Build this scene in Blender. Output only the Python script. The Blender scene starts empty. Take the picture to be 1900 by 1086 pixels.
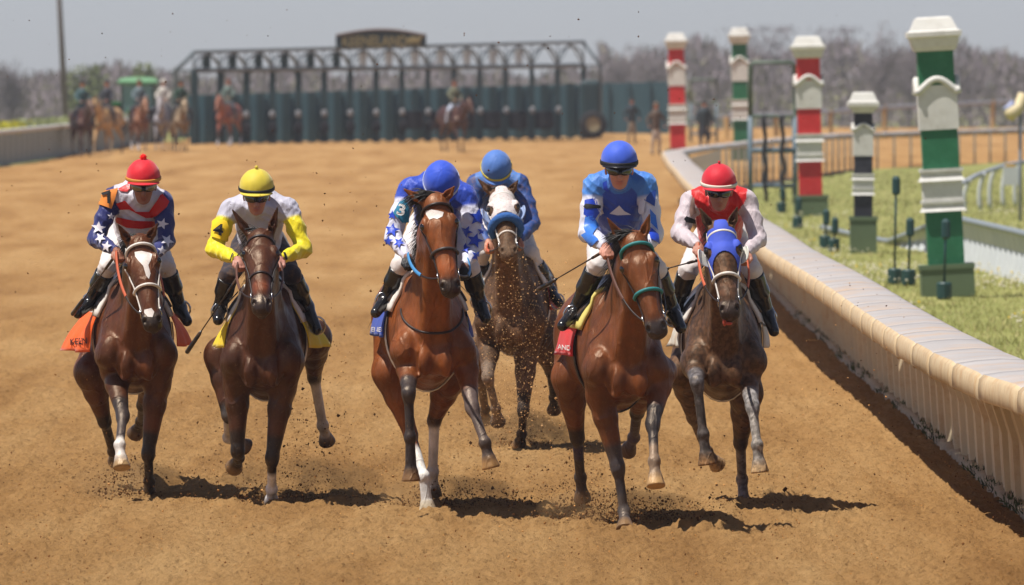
import bpy, math, random
import numpy as np
from mathutils import Vector, Matrix
from mathutils.geometry import delaunay_2d_cdt

rng = np.random.default_rng(7)
random.seed(7)
SC = bpy.context.scene
COL = SC.collection

# ------------------------------------------------------------------ camera
FPX = 20510.0            # focal length in photograph pixels (1900 wide)
CX, YH, CAMH = 950.0, 127.0, 2.93
cam_d = bpy.data.cameras.new("camera")
cam_d.sensor_width = 36.0
cam_d.lens = FPX / 1900.0 * 36.0
cam_d.shift_y = -(543.0 - YH) / 1900.0
cam_d.clip_start = 0.5
cam_d.clip_end = 6000.0
cam_d.dof.use_dof = True
cam_d.dof.focus_distance = 72.0
cam_d.dof.aperture_fstop = 8.5
cam = bpy.data.objects.new("camera", cam_d)
cam.location = (0, 0, CAMH)
cam.rotation_euler = (math.radians(90), 0, 0)
COL.objects.link(cam)
SC.camera = cam

# ------------------------------------------------------------------ sky, sun, exposure
SUN_DIR = Vector((-0.40, -0.20, 1.0)).normalized()      # towards the sun
w = bpy.data.worlds.new("World"); SC.world = w; w.use_nodes = True
nt = w.node_tree; nt.nodes.clear()
sky = nt.nodes.new("ShaderNodeTexSky"); sky.sky_type = 'NISHITA'; sky.sun_disc = False
sky.sun_elevation = math.asin(SUN_DIR.z); sky.sun_rotation = math.atan2(SUN_DIR.x, SUN_DIR.y)
sky.air_density = 0.7; sky.dust_density = 0.3; sky.ozone_density = 3.0; sky.altitude = 100
hsv = nt.nodes.new("ShaderNodeHueSaturation"); hsv.inputs['Saturation'].default_value = 0.55
bg = nt.nodes.new("ShaderNodeBackground"); bg.inputs['Strength'].default_value = 0.068
out = nt.nodes.new("ShaderNodeOutputWorld")
nt.links.new(sky.outputs[0], hsv.inputs['Color']); tint = nt.nodes.new('ShaderNodeVectorMath'); tint.operation = 'MULTIPLY'; tint.inputs[1].default_value = (1.02, 1.02, 1.14)
nt.links.new(hsv.outputs[0], tint.inputs[0]); nt.links.new(tint.outputs[0], bg.inputs[0]); nt.links.new(bg.outputs[0], out.inputs[0])
sl = bpy.data.lights.new("sun", 'SUN'); sl.energy = 5.0; sl.angle = math.radians(0.5); sl.color = (1.0, 0.95, 0.88)
so = bpy.data.objects.new("sun", sl); so.rotation_euler = SUN_DIR.to_track_quat('Z', 'Y').to_euler(); COL.objects.link(so)
SC.view_settings.view_transform = 'Standard'; SC.view_settings.look = 'None'
SC.view_settings.exposure = 0.29; SC.view_settings.gamma = 1.0

# ------------------------------------------------------------------ helpers
def lin(r, g=None, b=None):
    if g is None: r, g, b = r
    f = lambda c: (c / 255 / 12.92) if c / 255 <= 0.04045 else ((c / 255 + 0.055) / 1.055) ** 2.4
    return np.array([f(r), f(g), f(b)])
def P(px, py, Y): return np.array([(px - CX) * Y / FPX, Y, CAMH - (py - YH) * Y / FPX])
def unit(v): v = np.asarray(v, float); return v / (np.linalg.norm(v) + 1e-9)
def solveP(p0, px, py, L, sg):
    """point on the line of sight (px,py) at distance L from p0, nearer (sg<0) or farther (sg>0)"""
    B = np.array([(px - CX) / FPX, 1, -(py - YH) / FPX]); A = np.array([0, 0, CAMH]) - p0
    a = B @ B; b = 2 * A @ B; c = A @ A - L * L; D = b * b - 4 * a * c
    Y = -b / (2 * a) + (sg * math.sqrt(D) / (2 * a) if D > 0 else 0)
    return P(px, py, Y)
def put(o, parent=None):
    COL.objects.link(o)
    if parent is not None: o.parent = parent
    return o
def empty(name, loc, label=None, cat=None, group=None):
    o = bpy.data.objects.new(name, None); o.location = loc; o.empty_display_size = 0.2
    COL.objects.link(o); tag(o, label, cat, group); return o
def tag(o, label=None, cat=None, group=None, kind=None):
    if label: o["label"] = label
    if cat: o["category"] = cat
    if group: o["group"] = group
    if kind: o["kind"] = kind
    return o
def mesh_from(name, V, Fc, mats, parent=None, smooth=True, col=None, mi=None, origin=None):
    """V world-space vertices; origin/parent: object keeps the parent's frame"""
    V = np.asarray(V, np.float32).reshape(-1, 3)
    off = np.zeros(3, np.float32)
    if parent is not None: off = np.array(parent_world(parent), np.float32)
    elif origin is not None: off = np.array(origin, np.float32)
    me = bpy.data.meshes.new(name)
    if isinstance(Fc, np.ndarray) and Fc.ndim == 2:
        n, k = Fc.shape
        me.vertices.add(len(V)); me.vertices.foreach_set("co", (V - off).ravel())
        me.loops.add(n * k); me.loops.foreach_set("vertex_index", Fc.astype(np.int32).ravel())
        me.polygons.add(n); me.polygons.foreach_set("loop_start", np.arange(0, n * k, k, dtype=np.int32))
        me.polygons.foreach_set("loop_total", np.full(n, k, np.int32))
        me.update(calc_edges=True)
    else:
        me.from_pydata([tuple(v) for v in (V - off)], [], [tuple(int(i) for i in f) for f in Fc]); me.update()
    me.polygons.foreach_set("use_smooth", [bool(smooth)] * len(me.polygons))
    if not isinstance(mats, (list, tuple)): mats = [mats]
    for m in mats: me.materials.append(m)
    if mi is not None: me.polygons.foreach_set("material_index", np.asarray(mi, np.int32))
    if col is not None:
        a = me.color_attributes.new("Col", 'FLOAT_COLOR', 'POINT')
        c4 = np.ones((len(V), 4), np.float32); c4[:, :3] = col; a.data.foreach_set("color", c4.ravel())
    me.update()
    o = bpy.data.objects.new(name, me)
    if parent is None and origin is not None: o.location = origin
    return put(o, parent)
PW = {}
def parent_world(o):
    p = np.array(o.location, float); q = o.parent
    while q is not None: p = p + np.array(q.location, float); q = q.parent
    return p

class MB:
    """collects pieces into one mesh"""
    def __init__(s): s.V = []; s.F = []; s.M = []; s.n = 0; s.C = []
    def add(s, V, F, m=0, c=(1, 1, 1)):
        V = np.asarray(V, float).reshape(-1, 3)
        s.V.append(V); s.F += [tuple(int(i) + s.n for i in f) for f in F]; s.M += [m] * len(F)
        s.C.append(np.tile(np.asarray(c, float), (len(V), 1)) if np.ndim(c) == 1 else np.asarray(c)); s.n += len(V)
        return s
    def box(s, lo, hi, m=0, c=(1, 1, 1), rot=0, piv=None):
        x0, y0, z0 = lo; x1, y1, z1 = hi
        V = np.array([(x, y, z) for z in (z0, z1) for (x, y) in ((x0, y0), (x1, y0), (x1, y1), (x0, y1))], float)
        if rot:
            pc = np.array(piv if piv is not None else ((x0 + x1) / 2, (y0 + y1) / 2)); cr, sr = math.cos(rot), math.sin(rot)
            d = V[:, :2] - pc; V[:, 0] = pc[0] + d[:, 0] * cr - d[:, 1] * sr; V[:, 1] = pc[1] + d[:, 0] * sr + d[:, 1] * cr
        return s.add(V, [(3, 2, 1, 0), (4, 5, 6, 7), (0, 1, 5, 4), (1, 2, 6, 5), (2, 3, 7, 6), (3, 0, 4, 7)], m, c)
    def tube(s, pts, r, seg=8, m=0, c=(1, 1, 1), flat=1.0, closed=False):
        pts = [np.asarray(p, float) for p in pts]; n = len(pts)
        rs = r if hasattr(r, '__len__') else [r] * n
        V = []; up = np.array([0.13, 0.21, 0.97])
        for i, p in enumerate(pts):
            a = pts[(i - 1) % n] if (closed or i > 0) else p; b = pts[(i + 1) % n] if (closed or i < n - 1) else p
            t = unit(b - a); u = unit(np.cross(t, up)); v = np.cross(u, t)
            for k in range(seg):
                th = 2 * math.pi * k / seg
                V.append(p + rs[i] * (math.cos(th) * u + flat * math.sin(th) * v))
        F = []
        for i in range(n if closed else n - 1):
            j = (i + 1) % n
            for k in range(seg):
                F.append((i * seg + k, i * seg + (k + 1) % seg, j * seg + (k + 1) % seg, j * seg + k))
        if not closed: F += [tuple(range(seg))[::-1], tuple(range((n - 1) * seg, n * seg))]
        return s.add(V, F, m, c)
    def lathe(s, prof, c0, seg=16, m=0, c=(1, 1, 1), square=False):
        V = []
        for (r, z) in prof:
            for k in range(seg):
                th = 2 * math.pi * (k + 0.5) / seg
                q = r / math.cos(math.pi / 4) if square else r
                V.append((c0[0] + q * math.cos(th), c0[1] + q * math.sin(th), c0[2] + z))
        F = []
        for i in range(len(prof) - 1):
            for k in range(seg): F.append((i * seg + k, i * seg + (k + 1) % seg, (i + 1) * seg + (k + 1) % seg, (i + 1) * seg + k))
        F += [tuple(range(seg))[::-1], tuple(range((len(prof) - 1) * seg, len(prof) * seg))]
        return s.add(V, F, m, c)
    def ball(s, c0, r, seg=8, rings=6, m=0, c=(1, 1, 1)):
        r = np.ones(3) * r; V = []; F = []
        for i in range(rings + 1):
            a = math.pi * i / rings
            for k in range(seg):
                b = 2 * math.pi * k / seg
                V.append(np.array(c0) + r * (math.sin(a) * math.cos(b), math.sin(a) * math.sin(b), math.cos(a)))
        for i in range(rings):
            for k in range(seg): F.append((i * seg + k, (i + 1) * seg + k, (i + 1) * seg + (k + 1) % seg, i * seg + (k + 1) % seg))
        return s.add(V, F, m, c)
    def build(s, name, mats, parent=None, smooth=False, origin=None, usecol=False):
        return mesh_from(name, np.concatenate(s.V), s.F, mats, parent, smooth, np.concatenate(s.C) if usecol else None, s.M, origin)

# ------------------------------------------------------------------ materials
MATS = {}
def mat(name, color=(.5, .5, .5), rough=0.6, spec=0.4, nscale=0, namt=0.0, bump=0.0, bscale=40, bdist=0.01, usecol=False,
        metal=0.0, sheen=0.0, coat=0.0, dirt=None, dirtamt=0.0, dirtscale=6, trans=0.0, stretch=None, subs=0.0):
    if name in MATS: return MATS[name]
    m = bpy.data.materials.new(name); m.use_nodes = True; t = m.node_tree; N = t.nodes; L = t.links
    b = N['Principled BSDF']
    b.inputs['Roughness'].default_value = rough; b.inputs['Specular IOR Level'].default_value = spec
    b.inputs['Metallic'].default_value = metal; b.inputs['Sheen Weight'].default_value = sheen
    b.inputs['Coat Weight'].default_value = coat; b.inputs['Transmission Weight'].default_value = trans
    tc = N.new('ShaderNodeTexCoord'); src = tc.outputs['Object']
    if stretch is not None:
        mp = N.new('ShaderNodeMapping'); mp.inputs['Scale'].default_value = stretch; L.new(src, mp.inputs[0]); src = mp.outputs[0]
    if usecol:
        at = N.new('ShaderNodeVertexColor'); at.layer_name = 'Col'; base = at.outputs[0]
    else:
        rgb = N.new('ShaderNodeRGB'); rgb.outputs[0].default_value = (*[float(x) for x in color], 1); base = rgb.outputs[0]
    if namt > 0:
        nz = N.new('ShaderNodeTexNoise'); nz.inputs['Scale'].default_value = nscale; nz.inputs['Detail'].default_value = 6
        nz.inputs['Roughness'].default_value = 0.62; L.new(src, nz.inputs['Vector'])
        mr = N.new('ShaderNodeMapRange'); mr.inputs['From Min'].default_value = 0.3; mr.inputs['From Max'].default_value = 0.7
        mr.inputs['To Min'].default_value = 1 - namt; mr.inputs['To Max'].default_value = 1 + namt; L.new(nz.outputs[0], mr.inputs[0])
        mx = N.new('ShaderNodeVectorMath'); mx.operation = 'SCALE'; L.new(base, mx.inputs[0]); L.new(mr.outputs[0], mx.inputs['Scale']); base = mx.outputs[0]
    if dirt is not None:
        n2 = N.new('ShaderNodeTexNoise'); n2.inputs['Scale'].default_value = dirtscale; n2.inputs['Detail'].default_value = 8
        n2.inputs['Roughness'].default_value = 0.75; L.new(tc.outputs['Object'], n2.inputs['Vector'])
        r2 = N.new('ShaderNodeMapRange'); r2.inputs['From Min'].default_value = 0.48; r2.inputs['From Max'].default_value = 0.68
        r2.inputs['To Max'].default_value = dirtamt; L.new(n2.outputs[0], r2.inputs[0])
        m2 = N.new('ShaderNodeMix'); m2.data_type = 'RGBA'; L.new(r2.outputs[0], m2.inputs[0]); L.new(base, m2.inputs[6])
        m2.inputs[7].default_value = (*[float(x) for x in dirt], 1); base = m2.outputs[2]
    L.new(base, b.inputs['Base Color'])
    if bump > 0:
        nb = N.new('ShaderNodeTexNoise'); nb.inputs['Scale'].default_value = bscale; nb.inputs['Detail'].default_value = 5
        L.new(src, nb.inputs['Vector'])
        bp = N.new('ShaderNodeBump'); bp.inputs['Strength'].default_value = bump; bp.inputs['Distance'].default_value = bdist
        L.new(nb.outputs[0], bp.inputs['Height']); L.new(bp.outputs[0], b.inputs['Normal'])
    MATS[name] = m; return m

DIRT = lin(176, 128, 74)

# ------------------------------------------------------------------ implicit surfaces
def d_cone(p, a, b, ra, rb, ax=None, s=1.0):
    pa = p - a; ba = b - a
    if ax is not None:
        f = (s - 1.0); pa = pa + f * (pa @ ax)[..., None] * ax; ba = ba + f * (ba @ ax) * ax
    t = np.clip(pa @ ba / (ba @ ba + 1e-9), 0, 1)
    d = pa - t[..., None] * ba
    return (np.sqrt((d * d).sum(-1)) - (ra + (rb - ra) * t)) / (max(1.0, s) ** 0.5 if ax is not None else 1.0), t
def d_ell(p, c, R, r):
    q = (p - c) @ R.T
    k0 = np.sqrt(((q / r) ** 2).sum(-1)); k1 = np.sqrt(((q / (r * r)) ** 2).sum(-1)) + 1e-9
    return k0 * (k0 - 1) / k1
def d_cc(p, a, b, ra, rb):
    ba = b - a; baba = ba @ ba; pa = p - a; papa = (pa * pa).sum(-1); paba = pa @ ba / baba
    x = np.sqrt(np.maximum(papa - paba * paba * baba, 0)); rba = rb - ra
    cax = np.maximum(0, x - np.where(paba < .5, ra, rb)); cay = np.abs(paba - .5) - .5
    k = rba * rba + baba; f = np.clip((rba * (x - ra) + paba * baba) / k, 0, 1)
    cbx = x - ra - f * rba; cby = paba - f
    s = np.where((cbx < 0) & (cay < 0), -1.0, 1.0)
    return s * np.sqrt(np.minimum(cax * cax + cay * cay * baba, cbx * cbx + cby * cby * baba))
I3 = np.eye(3)
CAP = 0.12
class Field:
    def __init__(s): s.p = []
    def cone(s, a, b, ra, rb=None, k=0.03, c=(.5, .5, .5), c2=None, ax=None, sc=1.0, op='u', ct=0.5, lab=0):
        s.p.append(dict(t='c', a=np.asarray(a, float), b=np.asarray(b, float), ra=ra, rb=ra if rb is None else rb, k=k, c=np.asarray(c, float),
                        c2=None if c2 is None else np.asarray(c2, float), ax=None if ax is None else unit(ax), s=sc, op=op, ct=ct, lab=lab)); return s
    def ell(s, c0, r, R=I3, k=0.03, c=(.5, .5, .5), op='u', lab=0):
        r = np.ones(3) * np.asarray(r, float)
        s.p.append(dict(t='e', a=np.asarray(c0, float), R=np.asarray(R), r=r, k=k, c=np.asarray(c, float), c2=None, op=op, lab=lab)); return s
    def cap(s, a, b, ra, rb, k=0.01, c=(.5, .5, .5), lab=0, c2=None, ct=.5, rnd=0.006):
        s.p.append(dict(t='k', a=np.asarray(a, float), b=np.asarray(b, float), ra=ra - rnd, rb=rb - rnd, k=k, c=np.asarray(c, float), c2=c2, op='u', lab=lab, ct=ct, rnd=rnd)); return s
    def ev(s, q, x):
        t = None
        if q['t'] == 'c': d, t = d_cone(x, q['a'], q['b'], q['ra'], q['rb'], q['ax'], q['s'])
        elif q['t'] == 'e': d = d_ell(x, q['a'], q['R'], q['r'])
        else:
            d = d_cc(x, q['a'], q['b'], q['ra'], q['rb']) - q['rnd']
            ba = q['b'] - q['a']; t = np.clip((x - q['a']) @ ba / (ba @ ba), 0, 1)
        return d, t
    @staticmethod
    def comb(F, d, q):
        k = q['k']
        if q['op'] == 'u':
            h = np.clip(.5 + .5 * (F - d) / k, 0, 1); return F * (1 - h) + d * h - k * h * (1 - h)
        G = -F; h = np.clip(.5 + .5 * (G - d) / k, 0, 1); return -(G * (1 - h) + d * h - k * h * (1 - h))
    def bb(s, q):
        if q['t'] == 'e': r = q['r'].max(); return q['a'] - r, q['a'] + r
        r = max(q['ra'], q['rb']); return np.minimum(q['a'], q['b']) - r, np.maximum(q['a'], q['b']) + r
    def at(s, x):
        x = np.asarray(x, float); F = np.full(x.shape[:-1], 9.0)
        for q in s.p: F = s.comb(F, s.ev(q, x)[0], q)
        return F
    def grad(s, x, e=0.004):
        g = np.stack([s.at(x + e * I3[i]) - s.at(x - e * I3[i]) for i in range(3)], -1)
        return g / (np.linalg.norm(g, axis=-1, keepdims=True) + 1e-9)
    def march(s, o, d, t0, t1, n=48, steps=26):
        """first hit along rays o + t d; returns points, hit mask"""
        t = np.full(len(d), float(t0))
        for _ in range(steps):
            f = s.at(o + t[:, None] * d); t = np.minimum(t + f * 0.9, t1)
        f = s.at(o + t[:, None] * d)
        return o + t[:, None] * d, np.abs(f) < 0.01
    def outer(s, o, d, rmax, n=50):
        """outermost surface along rays from an inner axis point"""
        ts = np.linspace(0, rmax, n); X = o[:, None, :] + ts[None, :, None] * d[:, None, :]
        f = s.at(X); ins = f < 0; r = np.zeros(len(d))
        for i in range(len(d)):
            if not ins[i].any(): r[i] = 0.02; continue
            j = 0
            while j < n - 1 and ins[i, j + 1]: j += 1          # first exit
            if not ins[i, 0]: j = int(np.argmax(ins[i])) ; 
            while j < n - 1 and ins[i, j + 1]: j += 1
            r[i] = ts[j] if j == n - 1 else ts[j] + (ts[j + 1] - ts[j]) * f[i, j] / (f[i, j] - f[i, j + 1] + 1e-9)
        return r
    def colors(s, V, hard=False):
        W = np.zeros(len(V)); C = np.zeros((len(V), 3)); best = np.full(len(V), 9.0)
        for q in s.p:
            if q['op'] != 'u': 
                if 'cc' not in q: continue
            lo, hi = s.bb(q); m = np.all((V > lo - .08) & (V < hi + .08), axis=1); idx = np.nonzero(m)[0]
            if not len(idx): continue
            d, t = s.ev(q, V[idx]); c = np.tile(q['c'], (len(idx), 1))
            if q['c2'] is not None:
                tt = np.clip((t - q['ct']) / 0.14 + .5, 0, 1)[:, None]; c = c * (1 - tt) + q['c2'] * tt
            if hard:
                b = d < best[idx]; C[idx[b]] = c[b]; best[idx[b]] = d[b]
            else:
                ww = np.exp(-np.clip(d, -.03, .1) / 0.006); W[idx] += ww; C[idx] += ww[:, None] * c
        if hard: return C
        return C / np.maximum(W, 1e-9)[:, None]
    def polygonise(s, h):
        lo = np.min([s.bb(q)[0] for q in s.p if q['op'] == 'u'], axis=0) - 2.5 * h
        hi = np.max([s.bb(q)[1] for q in s.p if q['op'] == 'u'], axis=0) + 2.5 * h
        n = np.ceil((hi - lo) / h).astype(int) + 1
        ax = [lo[i] + h * np.arange(n[i]) for i in range(3)]
        F = np.full(n, CAP, np.float32)
        for q in s.p:
            a, b = s.bb(q); pad = q['k'] + 2 * h
            i0 = np.clip(((a - pad - lo) / h).astype(int), 0, n); i1 = np.clip(((b + pad - lo) / h).astype(int) + 2, 0, n)
            sl = tuple(slice(i0[i], i1[i]) for i in range(3))
            X = np.stack(np.meshgrid(*[ax[i][sl[i]] for i in range(3)], indexing='ij'), -1)
            if X.size == 0: continue
            F[sl] = s.comb(F[sl], s.ev(q, X)[0], q)
        S = F < 0
        c = np.zeros(tuple(n - 1), np.int8)
        for dx in (0, 1):
            for dy in (0, 1):
                for dz in (0, 1): c += S[dx:n[0] - 1 + dx, dy:n[1] - 1 + dy, dz:n[2] - 1 + dz]
        act = (c > 0) & (c < 8); I = np.argwhere(act); vid = np.full(tuple(n - 1), -1, np.int32); vid[act] = np.arange(len(I))
        cor = np.array([(x, y, z) for x in (0, 1) for y in (0, 1) for z in (0, 1)])
        val = np.stack([F[I[:, 0] + q[0], I[:, 1] + q[1], I[:, 2] + q[2]] for q in cor], 1)
        acc = np.zeros((len(I), 3)); cnt = np.zeros(len(I))
        for a in range(8):
            for b in range(a + 1, 8):
                if np.abs(cor[a] - cor[b]).sum() != 1: continue
                va, vb = val[:, a], val[:, b]; m = (va < 0) != (vb < 0); t = np.where(m, va / (va - vb + 1e-12), 0)
                acc += m[:, None] * (cor[a] + t[:, None] * (cor[b] - cor[a])); cnt += m
        V = lo + h * (I + acc / cnt[:, None])
        Q = []
        for A in range(3):
            B, C = (A + 1) % 3, (A + 2) % 3
            s0 = [slice(1, -1)] * 3; s1 = [slice(1, -1)] * 3; s0[A] = slice(0, -1); s1[A] = slice(1, None)
            a, b = S[tuple(s0)], S[tuple(s1)]; E = np.argwhere(a != b); base = E.copy(); base[:, B] += 1; base[:, C] += 1
            flip = a[tuple(E.T)]
            def v(db, dc):
                k = base.copy(); k[:, B] += db; k[:, C] += dc; return vid[k[:, 0], k[:, 1], k[:, 2]]
            q = np.stack([v(-1, -1), v(0, -1), v(0, 0), v(-1, 0)], 1); q[~flip] = q[~flip][:, ::-1]
            Q.append(q)
        return V, np.concatenate(Q)
def smooth_v(V, Q, it=1, lam=0.5):
    for _ in range(it):
        acc = np.zeros_like(V); cnt = np.zeros(len(V))
        for k in range(4):
            a, b = Q[:, k], Q[:, (k + 1) % 4]
            np.add.at(acc, a, V[b]); np.add.at(cnt, a, 1)
        V = V * (1 - lam) + lam * acc / np.maximum(cnt, 1)[:, None]
    return V
def build_field(name, fld, h, material, parent, colfn=None, hard=False, it=1, wr=0.0, extra=()):
    V, Q = fld.polygonise(h); V = smooth_v(V, Q, it, 0.5)
    C = fld.colors(V, hard)
    if colfn is not None: C = colfn(V, C)
    if wr > 0:
        nrm = fld.grad(V)
        w_ = 1 - 2.2 * np.abs(np.sin(V @ np.array([14., 9., 34.]) + 2.6 * np.sin(V @ np.array([9., -13., 8.])))) + .9 * np.sin(V @ np.array([11., 8., -14.])) - .8 * np.abs(np.sin(V @ np.array([-38., 20., 27.]) + 2 * np.sin(V @ np.array([12., 17., -16.]))))
        V = V + nrm * (wr * w_)[:, None]
    if not extra: return mesh_from(name, V, Q, material, parent, True, C)
    Vs = [V]; Cs = [C]; F = [tuple(f) for f in Q.tolist()]; mi = [0] * len(F); n = len(V); ms = [material]
    for ev, ef, em in extra:                      # painted marks belong to the part's own mesh
        if em not in ms: ms.append(em)
        Vs.append(ev); Cs.append(np.ones((len(ev), 3)) * .5); F += [tuple(int(i) + n for i in f) for f in ef]; mi += [ms.index(em)] * len(ef); n += len(ev)
    return mesh_from(name, np.concatenate(Vs), F, ms, parent, True, np.concatenate(Cs), mi)

def poly_tri(poly, step):
    """fill a 2-D outline with a fine triangulation"""
    poly = np.asarray(poly, float); n = len(poly); pts = []
    for i in range(n):
        a, b = poly[i], poly[(i + 1) % n]; k = max(1, int(np.linalg.norm(b - a) / step))
        for j in range(k): pts.append(a + (b - a) * j / k)
    m = len(pts); lo, hi = poly.min(0), poly.max(0)
    for x in np.arange(lo[0] + step * .37, hi[0], step):
        for y in np.arange(lo[1] + step * .41, hi[1], step):
            ins = False
            for i in range(n):
                (x1, y1), (x2, y2) = poly[i], poly[(i + 1) % n]
                if (y1 > y) != (y2 > y) and x < (x2 - x1) * (y - y1) / (y2 - y1) + x1: ins = not ins
            if ins: pts.append(np.array([x, y]))
    r = delaunay_2d_cdt([Vector(p) for p in pts], [(i, (i + 1) % m) for i in range(m)], [list(range(m))], 1, 1e-5)
    return np.array([tuple(v) for v in r[0]]), [tuple(f) for f in r[2]]
def decal(fld, poly, off=0.003, step=None, Y0=33.0):
    """a patch painted on a curved surface; outline given on the photograph, laid on the solid"""
    poly = np.asarray(poly, float)
    if step is None: step = 3.0
    v2, F = poly_tri(poly, step)
    return lay(fld, v2, F, off, Y0)
def lay(fld, v2, F, off=0.003, Y0=33.0):
    o = np.array([0, 0, CAMH]); d = np.stack([(v2[:, 0] - CX) / FPX, np.ones(len(v2)), -(v2[:, 1] - YH) / FPX], 1)
    p, hit = fld.march(o, d, Y0, Y0 + 14, steps=60)
    F = [f for f in F if all(hit[i] for i in f)]
    if F:
        mf = []
        for f in F:
            q = p[list(f)]
            if np.ptp(q[:, 1]) < 0.09: mf.append(f)
        F = mf
    g = fld.grad(p)
    return p + g * off, F
def star(cx, cy, r, rot=0.0, sx=1.0, sy=1.0):
    return [(cx + sx * (r if i % 2 == 0 else r * .42) * math.sin(rot + i * math.pi / 5), cy - sy * (r if i % 2 == 0 else r * .42) * math.cos(rot + i * math.pi / 5)) for i in range(10)]
def text_mesh(s, size=1.0, bold=0.0):
    cu = bpy.data.curves.new("t", 'FONT'); cu.body = s; cu.size = size; cu.align_x = 'CENTER'; cu.align_y = 'CENTER'; cu.offset = bold
    o = bpy.data.objects.new("t", cu); COL.objects.link(o); dg = bpy.context.evaluated_depsgraph_get(); dg.update()
    me = o.evaluated_get(dg).to_mesh(); V = np.array([tuple(v.co) for v in me.vertices]); F = [tuple(p.vertices) for p in me.polygons]
    o.evaluated_get(dg).to_mesh_clear(); bpy.data.objects.remove(o); bpy.data.curves.remove(cu)
    return V, F
# ------------------------------------------------------------------ hair, straps
def hair(mb, roots, dirs, length, r=0.004, segs=4, grav=0.4, jit=0.25, seed=0, m=0):
    g = np.random.default_rng(seed)
    for p, d in zip(roots, dirs):
        L = length * g.uniform(.6, 1.25); q = np.array(p, float); v = unit(np.array(d) + g.normal(0, jit, 3)); pts = [q.copy()]
        for i in range(segs):
            v = unit(v + np.array([0, 0, -grav / segs]) + g.normal(0, jit * .25, 3)); q = q + v * L / segs; pts.append(q.copy())
        mb.tube(pts, [r * (1 - .85 * i / segs) for i in range(segs + 1)], 3, m)
def ribbon(mb, pts, nrm, w, t, m=0, closed=False):
    pts = np.asarray(pts, float); nrm = np.asarray(nrm, float); n = len(pts); V = []
    for i in range(n):
        a = pts[(i - 1) % n] if (closed or i > 0) else pts[i]; b = pts[(i + 1) % n] if (closed or i < n - 1) else pts[i]
        tn = unit(b - a); nn = unit(nrm[i]); s_ = unit(np.cross(tn, nn))
        V += [pts[i] - s_ * w / 2, pts[i] - s_ * w * .3 + nn * t, pts[i] + s_ * w * .3 + nn * t, pts[i] + s_ * w / 2]
    F = []
    for i in range(n if closed else n - 1):
        j = (i + 1) % n
        for k in range(4): F.append((i * 4 + k, i * 4 + (k + 1) % 4, j * 4 + (k + 1) % 4, j * 4 + k))
    mb.add(V, F, m)

def coat_mat(name, dust=.35, dappl=0.0, rlo=.28, rhi=.56, spk=lin(150, 118, 84)):
    m = bpy.data.materials.new(name); m.use_nodes = True; N = m.node_tree.nodes; L = m.node_tree.links; b = N['Principled BSDF']; tc = N.new('ShaderNodeTexCoord')
    def nz(sc, det=5, st=(1, 1, 1), ro=.6):
        mp = N.new('ShaderNodeMapping'); mp.inputs['Scale'].default_value = st; L.new(tc.outputs['Object'], mp.inputs[0]); n = N.new('ShaderNodeTexNoise'); n.inputs['Scale'].default_value = sc; n.inputs['Detail'].default_value = det; n.inputs['Roughness'].default_value = ro; L.new(mp.outputs[0], n.inputs['Vector']); return n.outputs[0]
    def mr(src, a, b_, c, d): r = N.new('ShaderNodeMapRange'); r.inputs[1].default_value = a; r.inputs[2].default_value = b_; r.inputs[3].default_value = c; r.inputs[4].default_value = d; L.new(src, r.inputs[0]); return r.outputs[0]
    at = N.new('ShaderNodeVertexColor'); at.layer_name = 'Col'; col = at.outputs[0]
    def scale(c, f): v = N.new('ShaderNodeVectorMath'); v.operation = 'SCALE'; L.new(c, v.inputs[0]); L.new(f, v.inputs['Scale']); return v.outputs[0]
    col = scale(col, mr(nz(3.2, 4), .35, .65, .62, 1.22)); col = scale(col, mr(nz(26, 6, (1, 1, .35), .7), .35, .65, .80, 1.18)); 
    if dappl: col = scale(col, mr(nz(34, 3, ro=.5), .42, .58, 1 - dappl, 1 + dappl * 1.6))
    mx = N.new('ShaderNodeMix'); mx.data_type = 'RGBA'; L.new(mr(nz(48, 7, ro=.8), .56, .70, 0, dust), mx.inputs[0]); L.new(col, mx.inputs[6]); mx.inputs[7].default_value = (*[float(x) for x in spk], 1)
    L.new(mx.outputs[2], b.inputs['Base Color']); L.new(mr(nz(9, 5), .3, .7, rlo, rhi), b.inputs['Roughness']); b.inputs['Specular IOR Level'].default_value = .5; b.inputs['Specular Tint'].default_value = (1.0, .80, .60, 1)
    b1 = N.new('ShaderNodeBump'); b1.inputs['Strength'].default_value = .55; b1.inputs['Distance'].default_value = .05; L.new(nz(6.5, 2, (1, 1, .5), .45), b1.inputs['Height'])
    v = N.new('ShaderNodeTexVoronoi'); v.feature = 'DISTANCE_TO_EDGE'; v.inputs['Scale'].default_value = 5.5; mp = N.new('ShaderNodeMapping'); mp.inputs['Scale'].default_value = (1, 1, .45); L.new(tc.outputs['Object'], mp.inputs[0]); nd = N.new('ShaderNodeTexNoise'); nd.inputs['Scale'].default_value = 7; L.new(mp.outputs[0], nd.inputs['Vector']); ad = N.new('ShaderNodeVectorMath'); ad.operation = 'MULTIPLY_ADD'; L.new(nd.outputs['Color'], ad.inputs[0]); ad.inputs[1].default_value = (.12, .12, .12); L.new(mp.outputs[0], ad.inputs[2]); L.new(ad.outputs[0], v.inputs['Vector'])
    b2 = N.new('ShaderNodeBump'); b2.inputs['Strength'].default_value = .4; b2.inputs['Distance'].default_value = .008; L.new(mr(v.outputs['Distance'], 0, .05, 1, 0), b2.inputs['Height']); L.new(b1.outputs[0], b2.inputs['Normal'])
    b3 = N.new('ShaderNodeBump'); b3.inputs['Strength'].default_value = .55; b3.inputs['Distance'].default_value = .006; L.new(nz(60, 5, (1, 1, .4), .7), b3.inputs['Height']); L.new(b2.outputs[0], b3.inputs['Normal']); L.new(b3.outputs[0], b.inputs['Normal'])
    return m
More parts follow.
